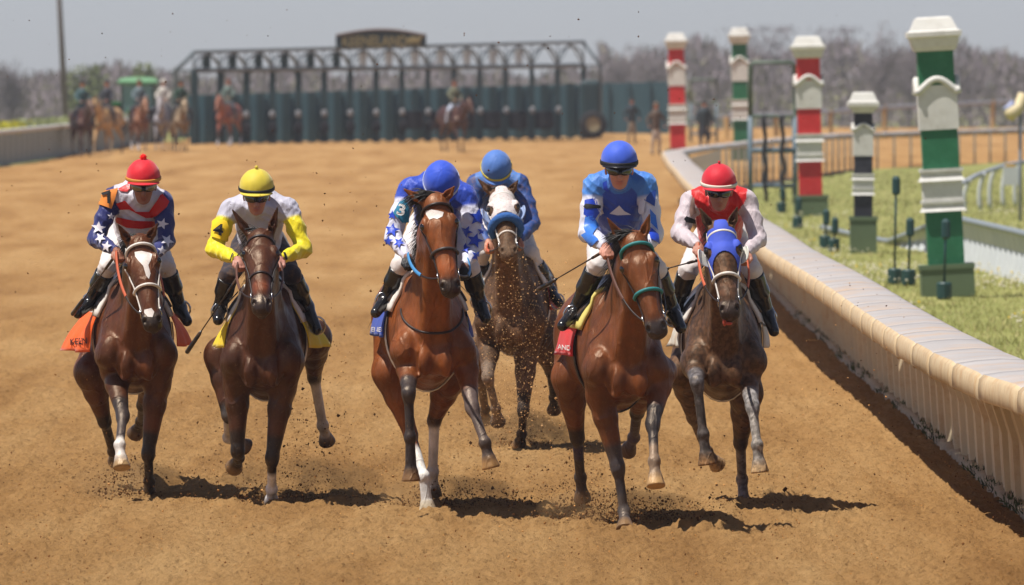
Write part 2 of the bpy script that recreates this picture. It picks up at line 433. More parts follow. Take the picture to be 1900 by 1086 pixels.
M_COAT = coat_mat('horse_coat', .48); M_DUSTY = coat_mat('dusty_coat', .85, .2, .55, .8, lin(160, 124, 86)); M_DAPPLE = coat_mat('dappled_coat', .4, .30, .35, .65, lin(128, 104, 84))
M_HAIR = mat('black_hair', lin(24, 20, 20), rough=0.45, spec=0.5)
M_EYE = mat('horse_eye', (0.006, 0.004, 0.004), rough=0.06, spec=0.9)
M_LEATHER = mat('dark_leather', lin(40, 27, 24), rough=0.45)
M_BLACK = mat('black_leather', lin(22, 22, 25), rough=0.3, spec=0.6, dirt=DIRT, dirtamt=0.35, dirtscale=14)
M_WHITEL = mat('white_leather', lin(220, 214, 206), rough=0.5, dirt=DIRT, dirtamt=0.4, dirtscale=20)
M_METAL = mat('steel', (.6, .6, .6), rough=0.25, metal=1.0)
M_REIN = mat('rubber_rein', lin(190, 92, 60), rough=0.7)
M_REIND = mat('brown_rein', lin(92, 58, 46), rough=0.6)
def cloth_mat(name, rgb, rough=.75, **k): return mat(name, lin(*rgb), rough=rough, spec=.25, bump=.35, bscale=14, bdist=.02, sheen=.15, **k)

DARKLEG = lin(36, 28, 27)
def horse_prims(J, coat, legc=None, muzc=lin(38, 30, 30), belly=None):
    """the whole horse as one solid: returns body field and head-only field"""
    f = Field(); C, R = J['C'], J['R']; zo = J['zo']; sz = J.get('sz', 1.0)
    ln = np.linalg.norm((R - C)[:2]); bk = np.array([(R - C)[0], (R - C)[1], 0]) / ln; lat = np.array([-bk[1], bk[0], 0]); lat = -lat if lat @ J['right'] < 0 else lat
    def T(x, u, z): q = C[:2] + bk[:2] * (u * sz) + lat[:2] * (x * sz); return np.array([q[0], q[1], z * sz + zo])
    J['T'] = T; J['lat'] = lat; J['bk'] = bk
    Rm = np.array([lat, -bk, [0, 0, 1.0]])
    c = coat; dk = coat * .8
    E = lambda x, u, z, r, k=.06, cc=None, **kw: f.ell(T(x, u, z), np.array(r) * sz, Rm, k, c if cc is None else cc, **kw)
    E(0, .24, 1.19, (.225, .26, .32)); E(0, .62, 1.20, (.27, .45, .355)); E(0, .98, 1.23, (.275, .42, .315))
    E(0, 1.18, 1.35, (.24, .35, .24)); E(0, 1.42, 1.33, (.255, .33, .27))
    f.cone(T(0, .36, 1.50), T(0, .8, 1.53), .07 * sz, .07 * sz, .08, c); f.cone(T(0, .8, 1.47), T(0, 1.45, 1.5), .09 * sz, .1 * sz, .08, c)
    f.cone(T(0, .04, 1.02), T(0, .55, .93), .10 * sz, .12 * sz, .06, c)
    for s in (-1, 1):
        f.cone(T(s * .175, .07, 1.08), T(s * .09, .42, 1.5), .095 * sz, .075 * sz, .05, c)
        E(s * .080, -.012, 1.015, (.068, .072, .105), .020); E(s * .176, .055, 1.13, (.062, .07, .09), .035)
        E(s * .165, .33, 1.12, (.085, .17, .15), .05); E(s * .13, 1.42, 1.27, (.145, .24, .22), .05); E(s * .115, 1.66, 1.15, (.115, .13, .2), .05)
        f.cone(T(s * .132, -.05, 1.14), T(s * .125, -.03, .95), .020 * sz, .028 * sz, .025, c, op='s')
    f.cone(T(0, -.07, 1.14), T(0, -.075, .96), .020 * sz, .020 * sz, .03, c, op='s')
    # neck
    a = unit(J['muz'] - J['poll']); l = unit(J['hl'] - (J['hl'] @ a) * a); n = np.cross(a, l)
    if n @ (C - R) < 0 and not J.get('flip'): n = -n
    J['a'], J['l'], J['n'] = a, l, n; p = J['poll']
    hs = sz * J.get('hs', 1.0)
    H = lambda u, v, w_: p + (a * u + l * v + n * w_) * hs
    J['H'] = H; f.H = H
    throat = H(.10, 0, -.17)
    W = T(0, .44, 1.47); J['W'] = W
    mid1 = (W + H(0, 0, -.08)) / 2 + np.array([0, 0, .045]) * sz
    f.cone(W, mid1, .085 * sz, .065 * sz, .06, c); f.cone(mid1, H(.01, 0, -.09), .065 * sz, .055 * sz, .05, c)
    f.cone(T(0, .30, 1.30), (mid1 + H(.05, 0, -.13)) / 2 - np.array([0, 0, .07]), .185 * sz, .115 * sz, .07, c, ax=lat, sc=1.15)
    f.cone((mid1 + H(.05, 0, -.13)) / 2 - np.array([0, 0, .07]), H(.06, 0, -.13), .115 * sz, .085 * sz, .05, c, ax=lat, sc=1.1)
    f.cone(T(0, .14, 1.17), throat, .15 * sz, .07 * sz, .06, c, ax=lat, sc=1.15)
    for s in (-1, 1): f.cone(T(s * .06, .03, 1.1), H(.12, s * .03, -.16), .045 * sz, .03 * sz, .05, c)
    # head (lab 1)
    Rh = np.array([a, l, n]); g = Field(); n0 = len(f.p)
    e = lambda u, v, w_, r, k=.03, cc=None, **kw: f.ell(H(u, v, w_), np.array(r) * hs, Rh, k, c if cc is None else cc, lab=1, **kw)
    e(.05, 0, -.06, (.10, .078, .085)); e(.17, 0, -.04, (.14, .086, .06)); e(.13, 0, -.10, (.13, .075, .10))
    f.cone(H(.20, 0, -.05), H(.48, 0, -.05), .072 * hs, .046 * hs, .03, c, lab=1, ax=l, sc=.95)
    f.cone(H(.18, 0, -.015), H(.46, 0, -.022), .036 * hs, .024 * hs, .035, c, lab=1)
    for s in (-1, 1):
        e(.225, s * .048, -.13, (.115, .034, .088), .03); e(.160, s * .080, -.028, (.044, .026, .036), .02); e(.145, s * .076, -.002, (.030, .016, .014), .014)
        f.cone(H(.24, s * .072, -.065), H(.38, s * .05, -.06), .011 * hs, .006 * hs, .02, c, lab=1)
        f.cone(H(.32, s * .028, -.13), H(.49, s * .018, -.105), .034 * hs, .026 * hs, .03, c, lab=1)
    e(.525, 0, -.055, (.065, .058, .050), .03, muzc); e(.56, 0, -.065, (.035, .053, .042), .02, muzc); e(.545, 0, -.105, (.04, .034, .028), .012, muzc)
    for s in (-1, 1):
        e(.530, s * .037, -.033, (.034, .022, .026), .014, muzc)
        f.ell(H(.545, s * .043, -.012), np.array([.020, .0115, .022]) * hs, Rh @ np.eye(3), .006, lin(16, 10, 10), op='s', lab=1); f.p[-1]['cc'] = 1
    for s, tip in ((-1, J['earL']), (1, J['earR'])):
        B = H(.012, s * .052, -.045); ct = coat * .7 if J.get('eartip') is None else J['eartip']
        m_ = B + (tip - B) * .42
        f.cone(B, m_, .026 * sz, .031 * sz, .02, c, lab=2, ax=n, sc=1.3); f.cone(m_, tip, .031 * sz, .007 * sz, .008, c, c2=ct, ct=.75, lab=2, ax=n, sc=1.3)
        f.cone(B + n * .022 + (tip - B) * .2, B + n * .018 + (tip - B) * .85, .018 * sz, .005 * sz, .006, c, op='s', lab=2)
    # legs
    for key, s in (('fl', -1), ('fr', 1)):
        E_, K, Fe, Ho = J[key]; lc = J.get(key + 'c', {}); upc = lc.get('up', DARKLEG); cn = lc.get('can', DARKLEG); sk = lc.get('sock', cn); hf = lc.get('hoof', lin(128, 98, 66))
        fw = -bk; S_ = T(s * .175, .12, 1.08)
        f.cone(S_, E_, .105 * sz, .088 * sz, .05, c); q = E_ + (K - E_) * .3
        f.cone(E_, q, .085 * sz, .075 * sz, .04, c); f.cone(q, K, .075 * sz, .041 * sz, .03, c, c2=upc, ct=.55)
        f.cone(E_ + (K - E_) * .06 + fw * .042 * sz + lat * s * .02, E_ + (K - E_) * .55 + fw * .012, .052 * sz, .026 * sz, .016, c); f.cone(E_ + (K - E_) * .05 + lat * s * .05, E_ + (K - E_) * .45 + lat * s * .012, .040 * sz, .022 * sz, .016, c)
        u_ = unit(K - E_); 
        f.ell(K, np.array([.047, .047, .062]) * sz, frame_z(unit(Fe - E_)), .02, upc); f.ell(K + (Fe - K) * .12 , .040 * sz, I3, .015, upc)
        f.cone(K, Fe, .033 * sz, .029 * sz, .02, cn, c2=sk, ct=lc.get('ct', .6)); f.cone(K - fw * .016 + (Fe - K) * .1, Fe - fw * .014, .018 * sz, .020 * sz, .014, cn, c2=sk, ct=lc.get('ct', .6))
        f.ell(Fe, .042 * sz, I3, .018, sk)
        h = unit(Ho - Fe); Co = Ho - h * .062 * sz
        f.cone(Fe, Co, .031 * sz, .038 * sz, .016, sk); f.ell(Co, .045 * sz, I3, .01, sk * .9)
        f.cap(Co - h * .006, Ho, .044 * sz, .062 * sz, .006, hf)
    for key, s in (('hl', -1), ('hr', 1)):
        St, Hk, Fe, Ho = J[key + 'g'] if key + 'g' in J else J['h' + key[1] + '_']; lc = J.get('h' + key[1] + 'c', {}); upc = lc.get('up', DARKLEG); cn = lc.get('can', DARKLEG); sk = lc.get('sock', cn); hf = lc.get('hoof', lin(92, 70, 52))
        Hip = T(s * .13, 1.40, 1.25)
        f.cone(Hip, St, .18 * sz, .125 * sz, .06, c, ax=lat, sc=1.2); q = St + (Hk - St) * .4
        f.cone(St, q, .115 * sz, .085 * sz, .04, c); f.cone(q, Hk, .083 * sz, .045 * sz, .03, c, c2=upc, ct=.7)
        f.ell(Hk, np.array([.046, .046, .065]) * sz, frame_z(unit(Fe - St)), .02, upc)
        f.cone(Hk + bk * .045 - unit(Fe - Hk) * .05, Hk - bk * .0, .022 * sz, .03 * sz, .02, upc)
        f.cone(Hk, Fe, .036 * sz, .031 * sz, .02, cn, c2=sk, ct=lc.get('ct', .5)); f.cone(Hk + bk * .02, Fe + bk * .016, .02 * sz, .02 * sz, .014, cn, c2=sk, ct=lc.get('ct', .5))
        f.ell(Fe, .043 * sz, I3, .018, sk); h = unit(Ho - Fe); Co = Ho - h * .058 * sz
        f.cone(Fe, Co, .031 * sz, .038 * sz, .016, sk); f.cap(Co - h * .006, Ho, .043 * sz, .060 * sz, .008, hf)
    f.headp = [q for q in f.p if q.get('lab') == 1 and q['op'] == 'u']
    hf_ = Field(); hf_.p = f.headp
    return f, hf_
def frame_z(z):
    x = unit(np.cross([0.3, 1, .1], z)); y = np.cross(z, x); return np.array([x, y, z])

def race_horse(sp):
    sp['coat'] = sp['coat'] * .88
    Y0 = sp['Y0']; s0 = FPX / Y0
    X = (sp['xc'] - CX) / s0; XR = X + (sp['xr'] - sp['xc']) * (Y0 + 1.2) / FPX
    J = dict(C=np.array([X, Y0, 0.]), R=np.array([XR, Y0 + 1.45, 0.]), zo=sp['zo'], right=np.array([1., 0, 0]))
    p = P(*sp['poll'], Y0 - .38); J['poll'] = p; J['hs'] = 1.17; J['muz'] = solveP(p, *sp['muz'], .63, -1)
    yw = math.radians(sp.get('yaw', 0)); rl = math.radians(sp.get('rl', 0)); J['hl'] = np.array([math.cos(yw) * math.cos(rl), math.sin(yw), math.sin(rl)])
    J['earL'] = solveP(p, *sp['earL'], sp.get('ear', .17), sp.get('eary', -1)); J['earR'] = solveP(p, *sp['earR'], sp.get('ear', .17), sp.get('eary', -1))
    for k in ('fl', 'fr'):
        e, kn, fe, ho = sp[k]; E_ = P(*e, Y0 + .2); K = solveP(E_, kn[0], kn[1], .44, kn[2]); Fe = solveP(K, fe[0], fe[1], .29, fe[2]); Ho = solveP(Fe, ho[0], ho[1], .165, ho[2])
        J[k] = (E_, K, Fe, Ho)
    for k in ('hl', 'hr'):
        st, hk, fe, ho = sp[k]; S_ = P(*st, Y0 + 1.1); K = solveP(S_, hk[0], hk[1], .43, hk[2]); Fe = solveP(K, fe[0], fe[1], .36, fe[2]); Ho = solveP(Fe, ho[0], ho[1], .165, ho[2])
        J['h' + k[1] + '_'] = (S_, K, Fe, Ho)
    for k in ('flc', 'frc', 'hlc', 'hrc'): 
        if k in sp: J[k] = sp[k]
    for k in ('fl', 'fr', 'hl_', 'hr_'):
        q = J[k][3] - 0
        print(sp['id'], k, 'z knee %.2f fet %.2f hoof %.2f Y %.2f' % (J[k][1][2], J[k][2][2], J[k][3][2], J[k][3][1]))
    coat = sp['coat']
    f, hf = horse_prims(J, coat, muzc=sp.get('muzc', lin(40, 31, 30)))
    if 'muzc2' in sp: f.ell(J['H'](.43, 0, -.03), (.07, .05, .04), np.array([J['a'], J['l'], J['n']]), .03, sp['muzc2'])
    T, H, a, l, n = J['T'], J['H'], J['a'], J['l'], J['n']
    root = empty('race_horse', (X, Y0 + .7, 0), sp['label'], 'horse', 'race horses galloping down the dirt track')
    cm = sp.get('mat', M_COAT)
    ex = []
    for poly in sp.get('marks', []):
        V, F = decal(f, poly, .0025, 2.5, Y0 - 2.0)
        if F: ex.append((V, F, mat('white_hair', lin(222, 212, 204), rough=.6, nscale=60, namt=.12)))
    body = build_field('body', f, QH, cm, root, it=1, extra=ex)
    for s in (-1, 1):
        e = MB().ball(H(.168, s * .089, -.016), (.027, .027, .027), 12, 8).build('eye', M_EYE, body, True)
    def hp(path, lift=.004, cw=-.055):
        O = np.array([H(u, 0, cw) for u, t in path]); D = np.array([math.cos(math.radians(t)) * n + math.sin(math.radians(t)) * l for u, t in path])
        r = hf.outer(O, D, .20); return O + D * (r + lift)[:, None], D
    # mane and forelock
    mb = MB(); g = np.random.default_rng(sp['Y0'].__hash__() % 1000); roots = []; dirs = []
    sd = sp.get('mane_side', -1)
    for i in range(700):
        t = g.uniform(0, 1); b = J['W'] * (1 - t) + H(.0, 0, -.07) * t + np.array([0, 0, .055 + .05 * math.sin(math.pi * t)]); roots.append(b + lat_j(l, g)); dirs.append((sd * .8, .55, .15))
    hair(mb, roots, dirs, .16, .0038, 5, 1.3, .16, 5)
    fr = []; fd = []
    for i in range(2 * sp.get('forelock', 90)):
        fr.append(H(-.005, g.uniform(-.035, .035), -.01 + g.uniform(-.02, .01))); fd.append(n * .15 + np.array([sd * .9, .45, .38]))
    hair(mb, fr, fd, sp.get('flen', .12), .0038, 6, 1.2, .18, 9)
    mb.build('mane', M_HAIR, root, True)
    mb = MB(); roots = [T(g.uniform(-.03, .03), 1.76, 1.36 + g.uniform(-.03, .03)) for i in range(160)]
    hair(mb, roots, [J['bk'] * 1.0 + np.array([sp.get('tail', 0), 0, .25])] * 160, .6, .007, 7, 1.1, .14, 3); mb.build('tail', M_HAIR, root, True)
    # bridle
    br = sp['bridle']; mb = MB()
    bm = [br['mat'], M_METAL, br.get('nose', br['mat'])]
    ww = br.get('w', .018)
    for u, m_, w2, t2 in ((.062, br.get('bm', 0), br.get('bw', ww), br.get('bt', .006)), (br.get('nu', .37), 2, br.get('nw', ww), br.get('nt', .006))):
        A = np.linspace(-115, 115, 30); uu = u + (.03 * (np.abs(A) / 115) ** 2 if u < .2 else 0.0)
        pts, D = hp(list(zip(uu * np.ones(30), A)), .002); 
        if t2 > .009: mb.tube(pts + D * t2 * .6, t2, 8, m_)
        else: ribbon(mb, pts, D, w2, t2, m_)
    for s in (-1, 1):
        pts, D = hp([(u, s * t) for u, t in zip(np.linspace(.03, .47, 22), np.linspace(92, 74, 22))], .003); ribbon(mb, pts, D, ww, .006, 0)
        pts, D = hp([(.09, s * 100), (.12, s * 128), (.16, s * 160), (.17, s * 178)], .003); ribbon(mb, pts, D, ww * .8, .005, 0)
        c_, D = hp([(.475, s * 86)], .008); c_ = c_[0]; rg = [c_ + .030 * (math.cos(t) * a + math.sin(t) * n) for t in np.linspace(0, 2 * math.pi, 17)[:-1]]
        mb.tube(rg, .005, 6, 1, closed=True)
        J['bit' + str(s)] = c_
    mb.build('bridle', bm, root, True)
    # blinkers / shadow roll / hood
    if 'hood' in sp:
        hd = sp['hood']; nu, na = 90, 132; us = np.linspace(-.02, .36, nu); As = np.linspace(-130, 130, na)
        O = []; D = []; 
        for u in us:
            for t in As: O.append(H(u, 0, -.055)); D.append(math.cos(math.radians(t)) * n + math.sin(math.radians(t)) * l)
        O = np.array(O); D = np.array(D); r = hf.outer(O, D, .2); V = O + D * (r + .006)[:, None]; F = []
        eye = [H(.175, s * .085, -.02) for s in (-1, 1)]; ok = []
        for i in range(nu):
            for j in range(na):
                v = V[i * na + j]; ed = min(np.linalg.norm(((v - e_) @ np.array([a, l, n]).T) * np.array([.85, 1.0, 1.0])) for e_ in eye)
                lim = hd['end'] + hd['arch'] * min(1, abs(As[j]) / 75) ** 2
                ok.append(ed > hd.get('hole', .042) and us[i] < lim and not (abs(abs(As[j]) - 62) < 30 and us[i] < .035 and hd.get('earcut', True)))
        for i in range(nu - 1):
            for j in range(na - 1):
                q = (i * na + j, i * na + j + 1, (i + 1) * na + j + 1, (i + 1) * na + j)
                if sum(ok[k] for k in q) >= 4: F.append(q)
        h_ = mesh_from('blinker_hood', V, F, hd['mat'], root); md = h_.modifiers.new('s', 'SOLIDIFY'); md.thickness = .004; md.offset = 1
        for s in (-1, 1):
            V = []; F = []; c_ = H(.185, s * .088, -.045); k1, k2 = 12, 14
            for i in range(k1 + 1):
                for j in range(k2 + 1):
                    ph = math.pi * (i / k1) - math.pi / 2; rr = .055 * math.cos(ph * .55) ; q = j / k2
                    V.append(c_ + a * (.055 * math.sin(ph)) + l * s * (.062 * math.sin(q * 1.5)) * math.cos(ph * .5) + n * (-.045 + .085 * q * math.cos(ph * .6)))
            for i in range(k1):
                for j in range(k2): F.append((i * (k2 + 1) + j, i * (k2 + 1) + j + 1, (i + 1) * (k2 + 1) + j + 1, (i + 1) * (k2 + 1) + j))
            cpo = mesh_from('blinker_cup', V, F, hd['cup'], root); md = cpo.modifiers.new('s', 'SOLIDIFY'); md.thickness = .006
    if 'roll' in sp:
        A = np.linspace(-125, 125, 26); pts, D = hp([(.30 + .02 * (abs(t) / 110) ** 2, t) for t in A], .03)
        mb = MB(); mb.tube(pts, [.034 * (1 - .3 * (abs(t) / 125) ** 3) for t in A], 12); o = mb.build('shadow_roll', sp['roll'], root, True)
    # reins
    mb = MB(); hands = sp['hands']
    for s in (-1, 1):
        hd_ = P(*hands[0 if s < 0 else 1][:2], Y0 + hands[0 if s < 0 else 1][2]); b = J['bit' + str(s)]; mid = (b + hd_) / 2 + np.array([s * .055, .0, -.06])
        q1 = [b, b * .6 + mid * .4 + np.array([s * .02, 0, -.02]), mid, mid * .35 + hd_ * .65 + np.array([s * .01, 0, -.02]), hd_]
        cv = bez(q1, 14); nr = [unit(np.array([s * .8, -.6, 0.2]))] * len(cv); ribbon(mb, cv[:6], nr[:6], .014, .004, 1); ribbon(mb, cv[5:], nr[5:], .026, .006, 0)
    mb.build('reins', [sp.get('rein', M_REIN), M_LEATHER], root, True)
    if 'tie' in sp:
        mb = MB(); tp = sp['tie']; tb = H(.47, 0, -.16); b2 = [H(.50, 0, -.13) + l * .03 * q for q in (-1, 1)]
        mb.tube(bez([b2[0], H(.60, -.035, -.10), b2[1]], 8), .006, 6); 
        mb.ball(H(.585, -.035, -.085), (.013, .02, .034), 8, 6); mb.ball(H(.60, -.015, -.088), (.028, .016, .012), 8, 6); mb.build('tongue', tp, root, True)
    # girth and saddle cloth
    def tring(u, phs, lift, zc=1.2, us=None):
        O = np.array([T(0, u if us is None else us[i], zc) for i in range(len(phs))]); D = np.array([math.sin(t) * J['lat'] + math.cos(t) * np.array([0, 0, 1.]) for t in phs])
        r = f.outer(O, D, .52, 70); return O + D * (r + lift)[:, None], D, r
    ph = np.linspace(math.radians(70), math.radians(290), 30); pts, D, _ = tring(.56, ph, .004)
    mb = MB(); ribbon(mb, pts, D, .075, .008); mb.build('girth', sp.get('girth', M_WHITEL), root, True)
    if 'plate' in sp:
        mb = MB(); pts = []; dd = []
        for t in np.linspace(-1, 1, 28):
            o_ = T(0, .22, 1.20); d_ = unit(-J['bk'] * math.cos(t * 1.45) + J['lat'] * math.sin(t * 1.45) + np.array([0, 0, .1 + .75 * t * t - .1])); pts.append(o_); dd.append(d_)
        pts = np.array(pts); dd = np.array(dd); r = f.outer(pts, dd, .55, 70); ribbon(mb, pts + dd * (r + .004)[:, None], dd, .016, .005); mb.build('breastplate', sp['plate'], root, True)
    nu, npn = 16, 46; u0, u1 = sp.get('cu', (.52, 1.12)); us = np.linspace(u0, u1, nu); pd = sp.get('cphi', (-108, 108)); phs = np.radians(np.linspace(pd[0], pd[1], npn)); G = np.zeros((nu, npn, 3)); flL, flR = sp.get('flare', (.15, .1))
    for i, u in enumerate(us):
        pts, D, r = tring(u, phs, .014, 1.25)
        for j, t in enumerate(phs):
            ad = abs(math.degrees(t)); k = max(0, (ad - 55) / 50); fl = (flL if t < 0 else flR); q = (i / (nu - 1))
            out_ = fl * k ** 1.3 * (.25 + .75 * q) + .012 * math.sin(u * 23 + t * 3) * k
            p_ = pts[j].copy(); 
            if ad > 85:          # hangs straight down below the widest point
                w_ = tring(u, [math.radians(85) * np.sign(t)], .014, 1.25)[0][0] if j in (0, npn - 1) else None
            G[i, j] = p_ + np.sign(t) * J['lat'] * out_
        for sgn, rngj in ((-1, range(npn // 2, -1, -1)), (1, range(npn // 2, npn))):
            mx_ = -9.0
            for j in rngj:
                v = (G[i, j] - T(0, u, 0)) @ J['lat'] * sgn; mx_ = max(mx_, v); G[i, j] += J['lat'] * sgn * (mx_ - v)
    V = G.reshape(-1, 3); F = [(i * npn + j, i * npn + j + 1, (i + 1) * npn + j + 1, (i + 1) * npn + j) for i in range(nu - 1) for j in range(npn - 1)]
    sc_ = mesh_from('saddlecloth', V, F, sp['cloth'], root); md = sc_.modifiers.new('s', 'SOLIDIFY'); md.thickness = .004
    def Gp(qi, qj):
        i = min(max(qi * (nu - 1), 0), nu - 1.001); j = min(max(qj * (npn - 1), 0), npn - 1.001); i0, j0 = int(i), int(j); fi, fj = i - i0, j - j0
        return (G[i0, j0] * (1 - fi) + G[i0 + 1, j0] * fi) * (1 - fj) + (G[i0, j0 + 1] * (1 - fi) + G[i0 + 1, j0 + 1] * fi) * fj
    if 'text' in sp:
        tx, colm, (cx_, cy_, sz_, sl_) = sp['text']; tv, tf = text_mesh(tx, 1.0, .012)
        from mathutils.bvhtree import BVHTree
        bv = BVHTree.FromPolygons([Vector(v) for v in V], F); Vt = []
        for x_, y_, _ in tv:
            d_ = Vector(((cx_ + x_ * sz_ * .85 - CX) / FPX, 1, -(cy_ - y_ * sz_ - sl_ * x_ * sz_ - YH) / FPX)); h_ = bv.ray_cast(Vector((0, 0, CAMH)) + d_ * (Y0 - 3), d_.normalized())
            Vt.append(np.array(h_[0]) - np.array(d_) * .03 if h_[0] is not None else None)
        tf = [q for q in tf if all(Vt[i] is not None for i in q)]
        ys_ = np.array([v[1] for v in Vt if v is not None]); 
        if len(tf): Vt = [v if v is not None else np.zeros(3) + Vt[tf[0][0]] for v in Vt]; mesh_from('lettering', Vt, tf, colm, sc_, False)
    # saddle
    mb = MB(); phs = np.linspace(-1.25, 1.25, 22); V = []; us2 = np.linspace(.44, .92, 8)
    for u in us2:
        pts, D, _ = tring(u, phs, .032, 1.25); V += list(pts)
    F = [(i * 22 + j, i * 22 + j + 1, (i + 1) * 22 + j + 1, (i + 1) * 22 + j) for i in range(7) for j in range(21)]
    o = mesh_from('saddle_pad', V, F, sp.get('pad', M_WHITEL), root); md = o.modifiers.new('s', 'SOLIDIFY'); md.thickness = .022
    V = []; us2 = np.linspace(.50, .95, 8); phs = np.linspace(-1.05, 1.05, 22)
    for k, u in enumerate(us2):
        pts, D, _ = tring(u, phs, .045, 1.25); pts = pts + np.array([0, 0, 1]) * (.05 * abs(k / 7 - .5) ** 2 * 4) * np.exp(-(phs / .35) ** 2)[:, None]; V += list(pts)
    o = mesh_from('saddle', V, F, M_BLACK, root); md = o.modifiers.new('s', 'SOLIDIFY'); md.thickness = .015
    for s in (0, 1):
        an = P(*sp['feet'][s][:2], Y0 + sp['feet'][s][2]); tp = tring(.62, [(-1 if s == 0 else 1) * .6], .06, 1.25)[0][0]
        mb = MB(); dvec = unit(an - tp); ribbon(mb, [tp, (tp + an) / 2, an + np.array([0, .06, .05])], [np.array([(-1, 1)[s], -.2, 0])] * 3, .02, .004, 1)
        c_ = an + np.array([0, .05, .0]); mb.tube([c_ + np.array([math.sin(t) * .055, 0, math.cos(t) * .06]) for t in np.linspace(0, 2 * math.pi, 15)[:-1]], .007, 6, 0, closed=True)
        mb.build('stirrup', [M_METAL, M_LEATHER], root, True)
    sp['f'] = f; sp['J'] = J; return root
def lat_j(l, g): return l * g.uniform(-.02, .02)
def bez(pts, n):
    pts = [np.asarray(p, float) for p in pts]; o = []
    for t in np.linspace(0, 1, n):
        q = list(pts)
        while len(q) > 1: q = [q[i] * (1 - t) + q[i + 1] * t for i in range(len(q) - 1)]
        o.append(q[0])
    return o

# ------------------------------------------------------------------ riders
SKIN = lin(186, 132, 108)
M_SKIN = mat('skin', rough=.55, spec=.35, usecol=True, subs=.1)
M_GOG = mat('goggle_lens', lin(30, 26, 26), rough=.06, spec=.9)
M_GOGF = mat('goggle_frame', lin(16, 16, 18), rough=.35)
M_SILK = mat('silk', rough=.5, spec=.35, usecol=True, bump=.8, bscale=11, bdist=.03, sheen=.2, stretch=(1.6, 1, .7))
M_SILKD = mat('muddy_silk', rough=.55, spec=.35, usecol=True, bump=.4, bscale=10, bdist=.02, dirt=DIRT * .7, dirtamt=.5, dirtscale=30)
M_BREECH = mat('breeches', rough=.7, spec=.25, usecol=True, bump=.5, bscale=10, bdist=.015, sheen=.2, dirt=DIRT, dirtamt=.25, dirtscale=10)
M_BOOT = mat('boot', lin(20, 20, 23), rough=.22, spec=.6, bump=.3, bscale=20, bdist=.01, dirt=lin(130, 105, 80), dirtamt=.12, dirtscale=14)
def limb_hand(f, wr, di, side, sk=SKIN, k=.01):
    """palm, four curled fingers and a thumb round the reins"""
    di = unit(di); sd = unit(np.cross(di, [0, 0, 1.0])); up = np.cross(sd, di)
    if abs(di[2]) > .9: sd = np.array([1., 0, 0]); up = np.cross(sd, di)
    pc = wr + di * .036; f.cone(wr, pc, .023, .026, .015, sk); f.ell(pc + di * .008, (.036, .033, .019), np.array([di, sd, up]), .012, sk)
    for i, L in enumerate((.034, .039, .037, .030)):
        b = pc + di * .031 + sd * (.027 - .0178 * i); m_ = b + di * L * .65 - up * .012; e = m_ - up * L * .7 - di * .008; t_ = e - di * .02 - up * .004
        f.cone(b, m_, .0095, .0088, .004, sk); f.cone(m_, e, .0098, .009, .004, sk); f.cone(e, t_, .009, .008, .004, sk)
    b = pc - di * .01 + sd * .034 * side; m_ = b + di * .03 + sd * .012 * side - up * .012; e = m_ + di * .028 - sd * .012 * side - up * .01
    f.cone(b, m_, .013, .0115, .008, sk); f.cone(m_, e, .011, .009, .005, sk)
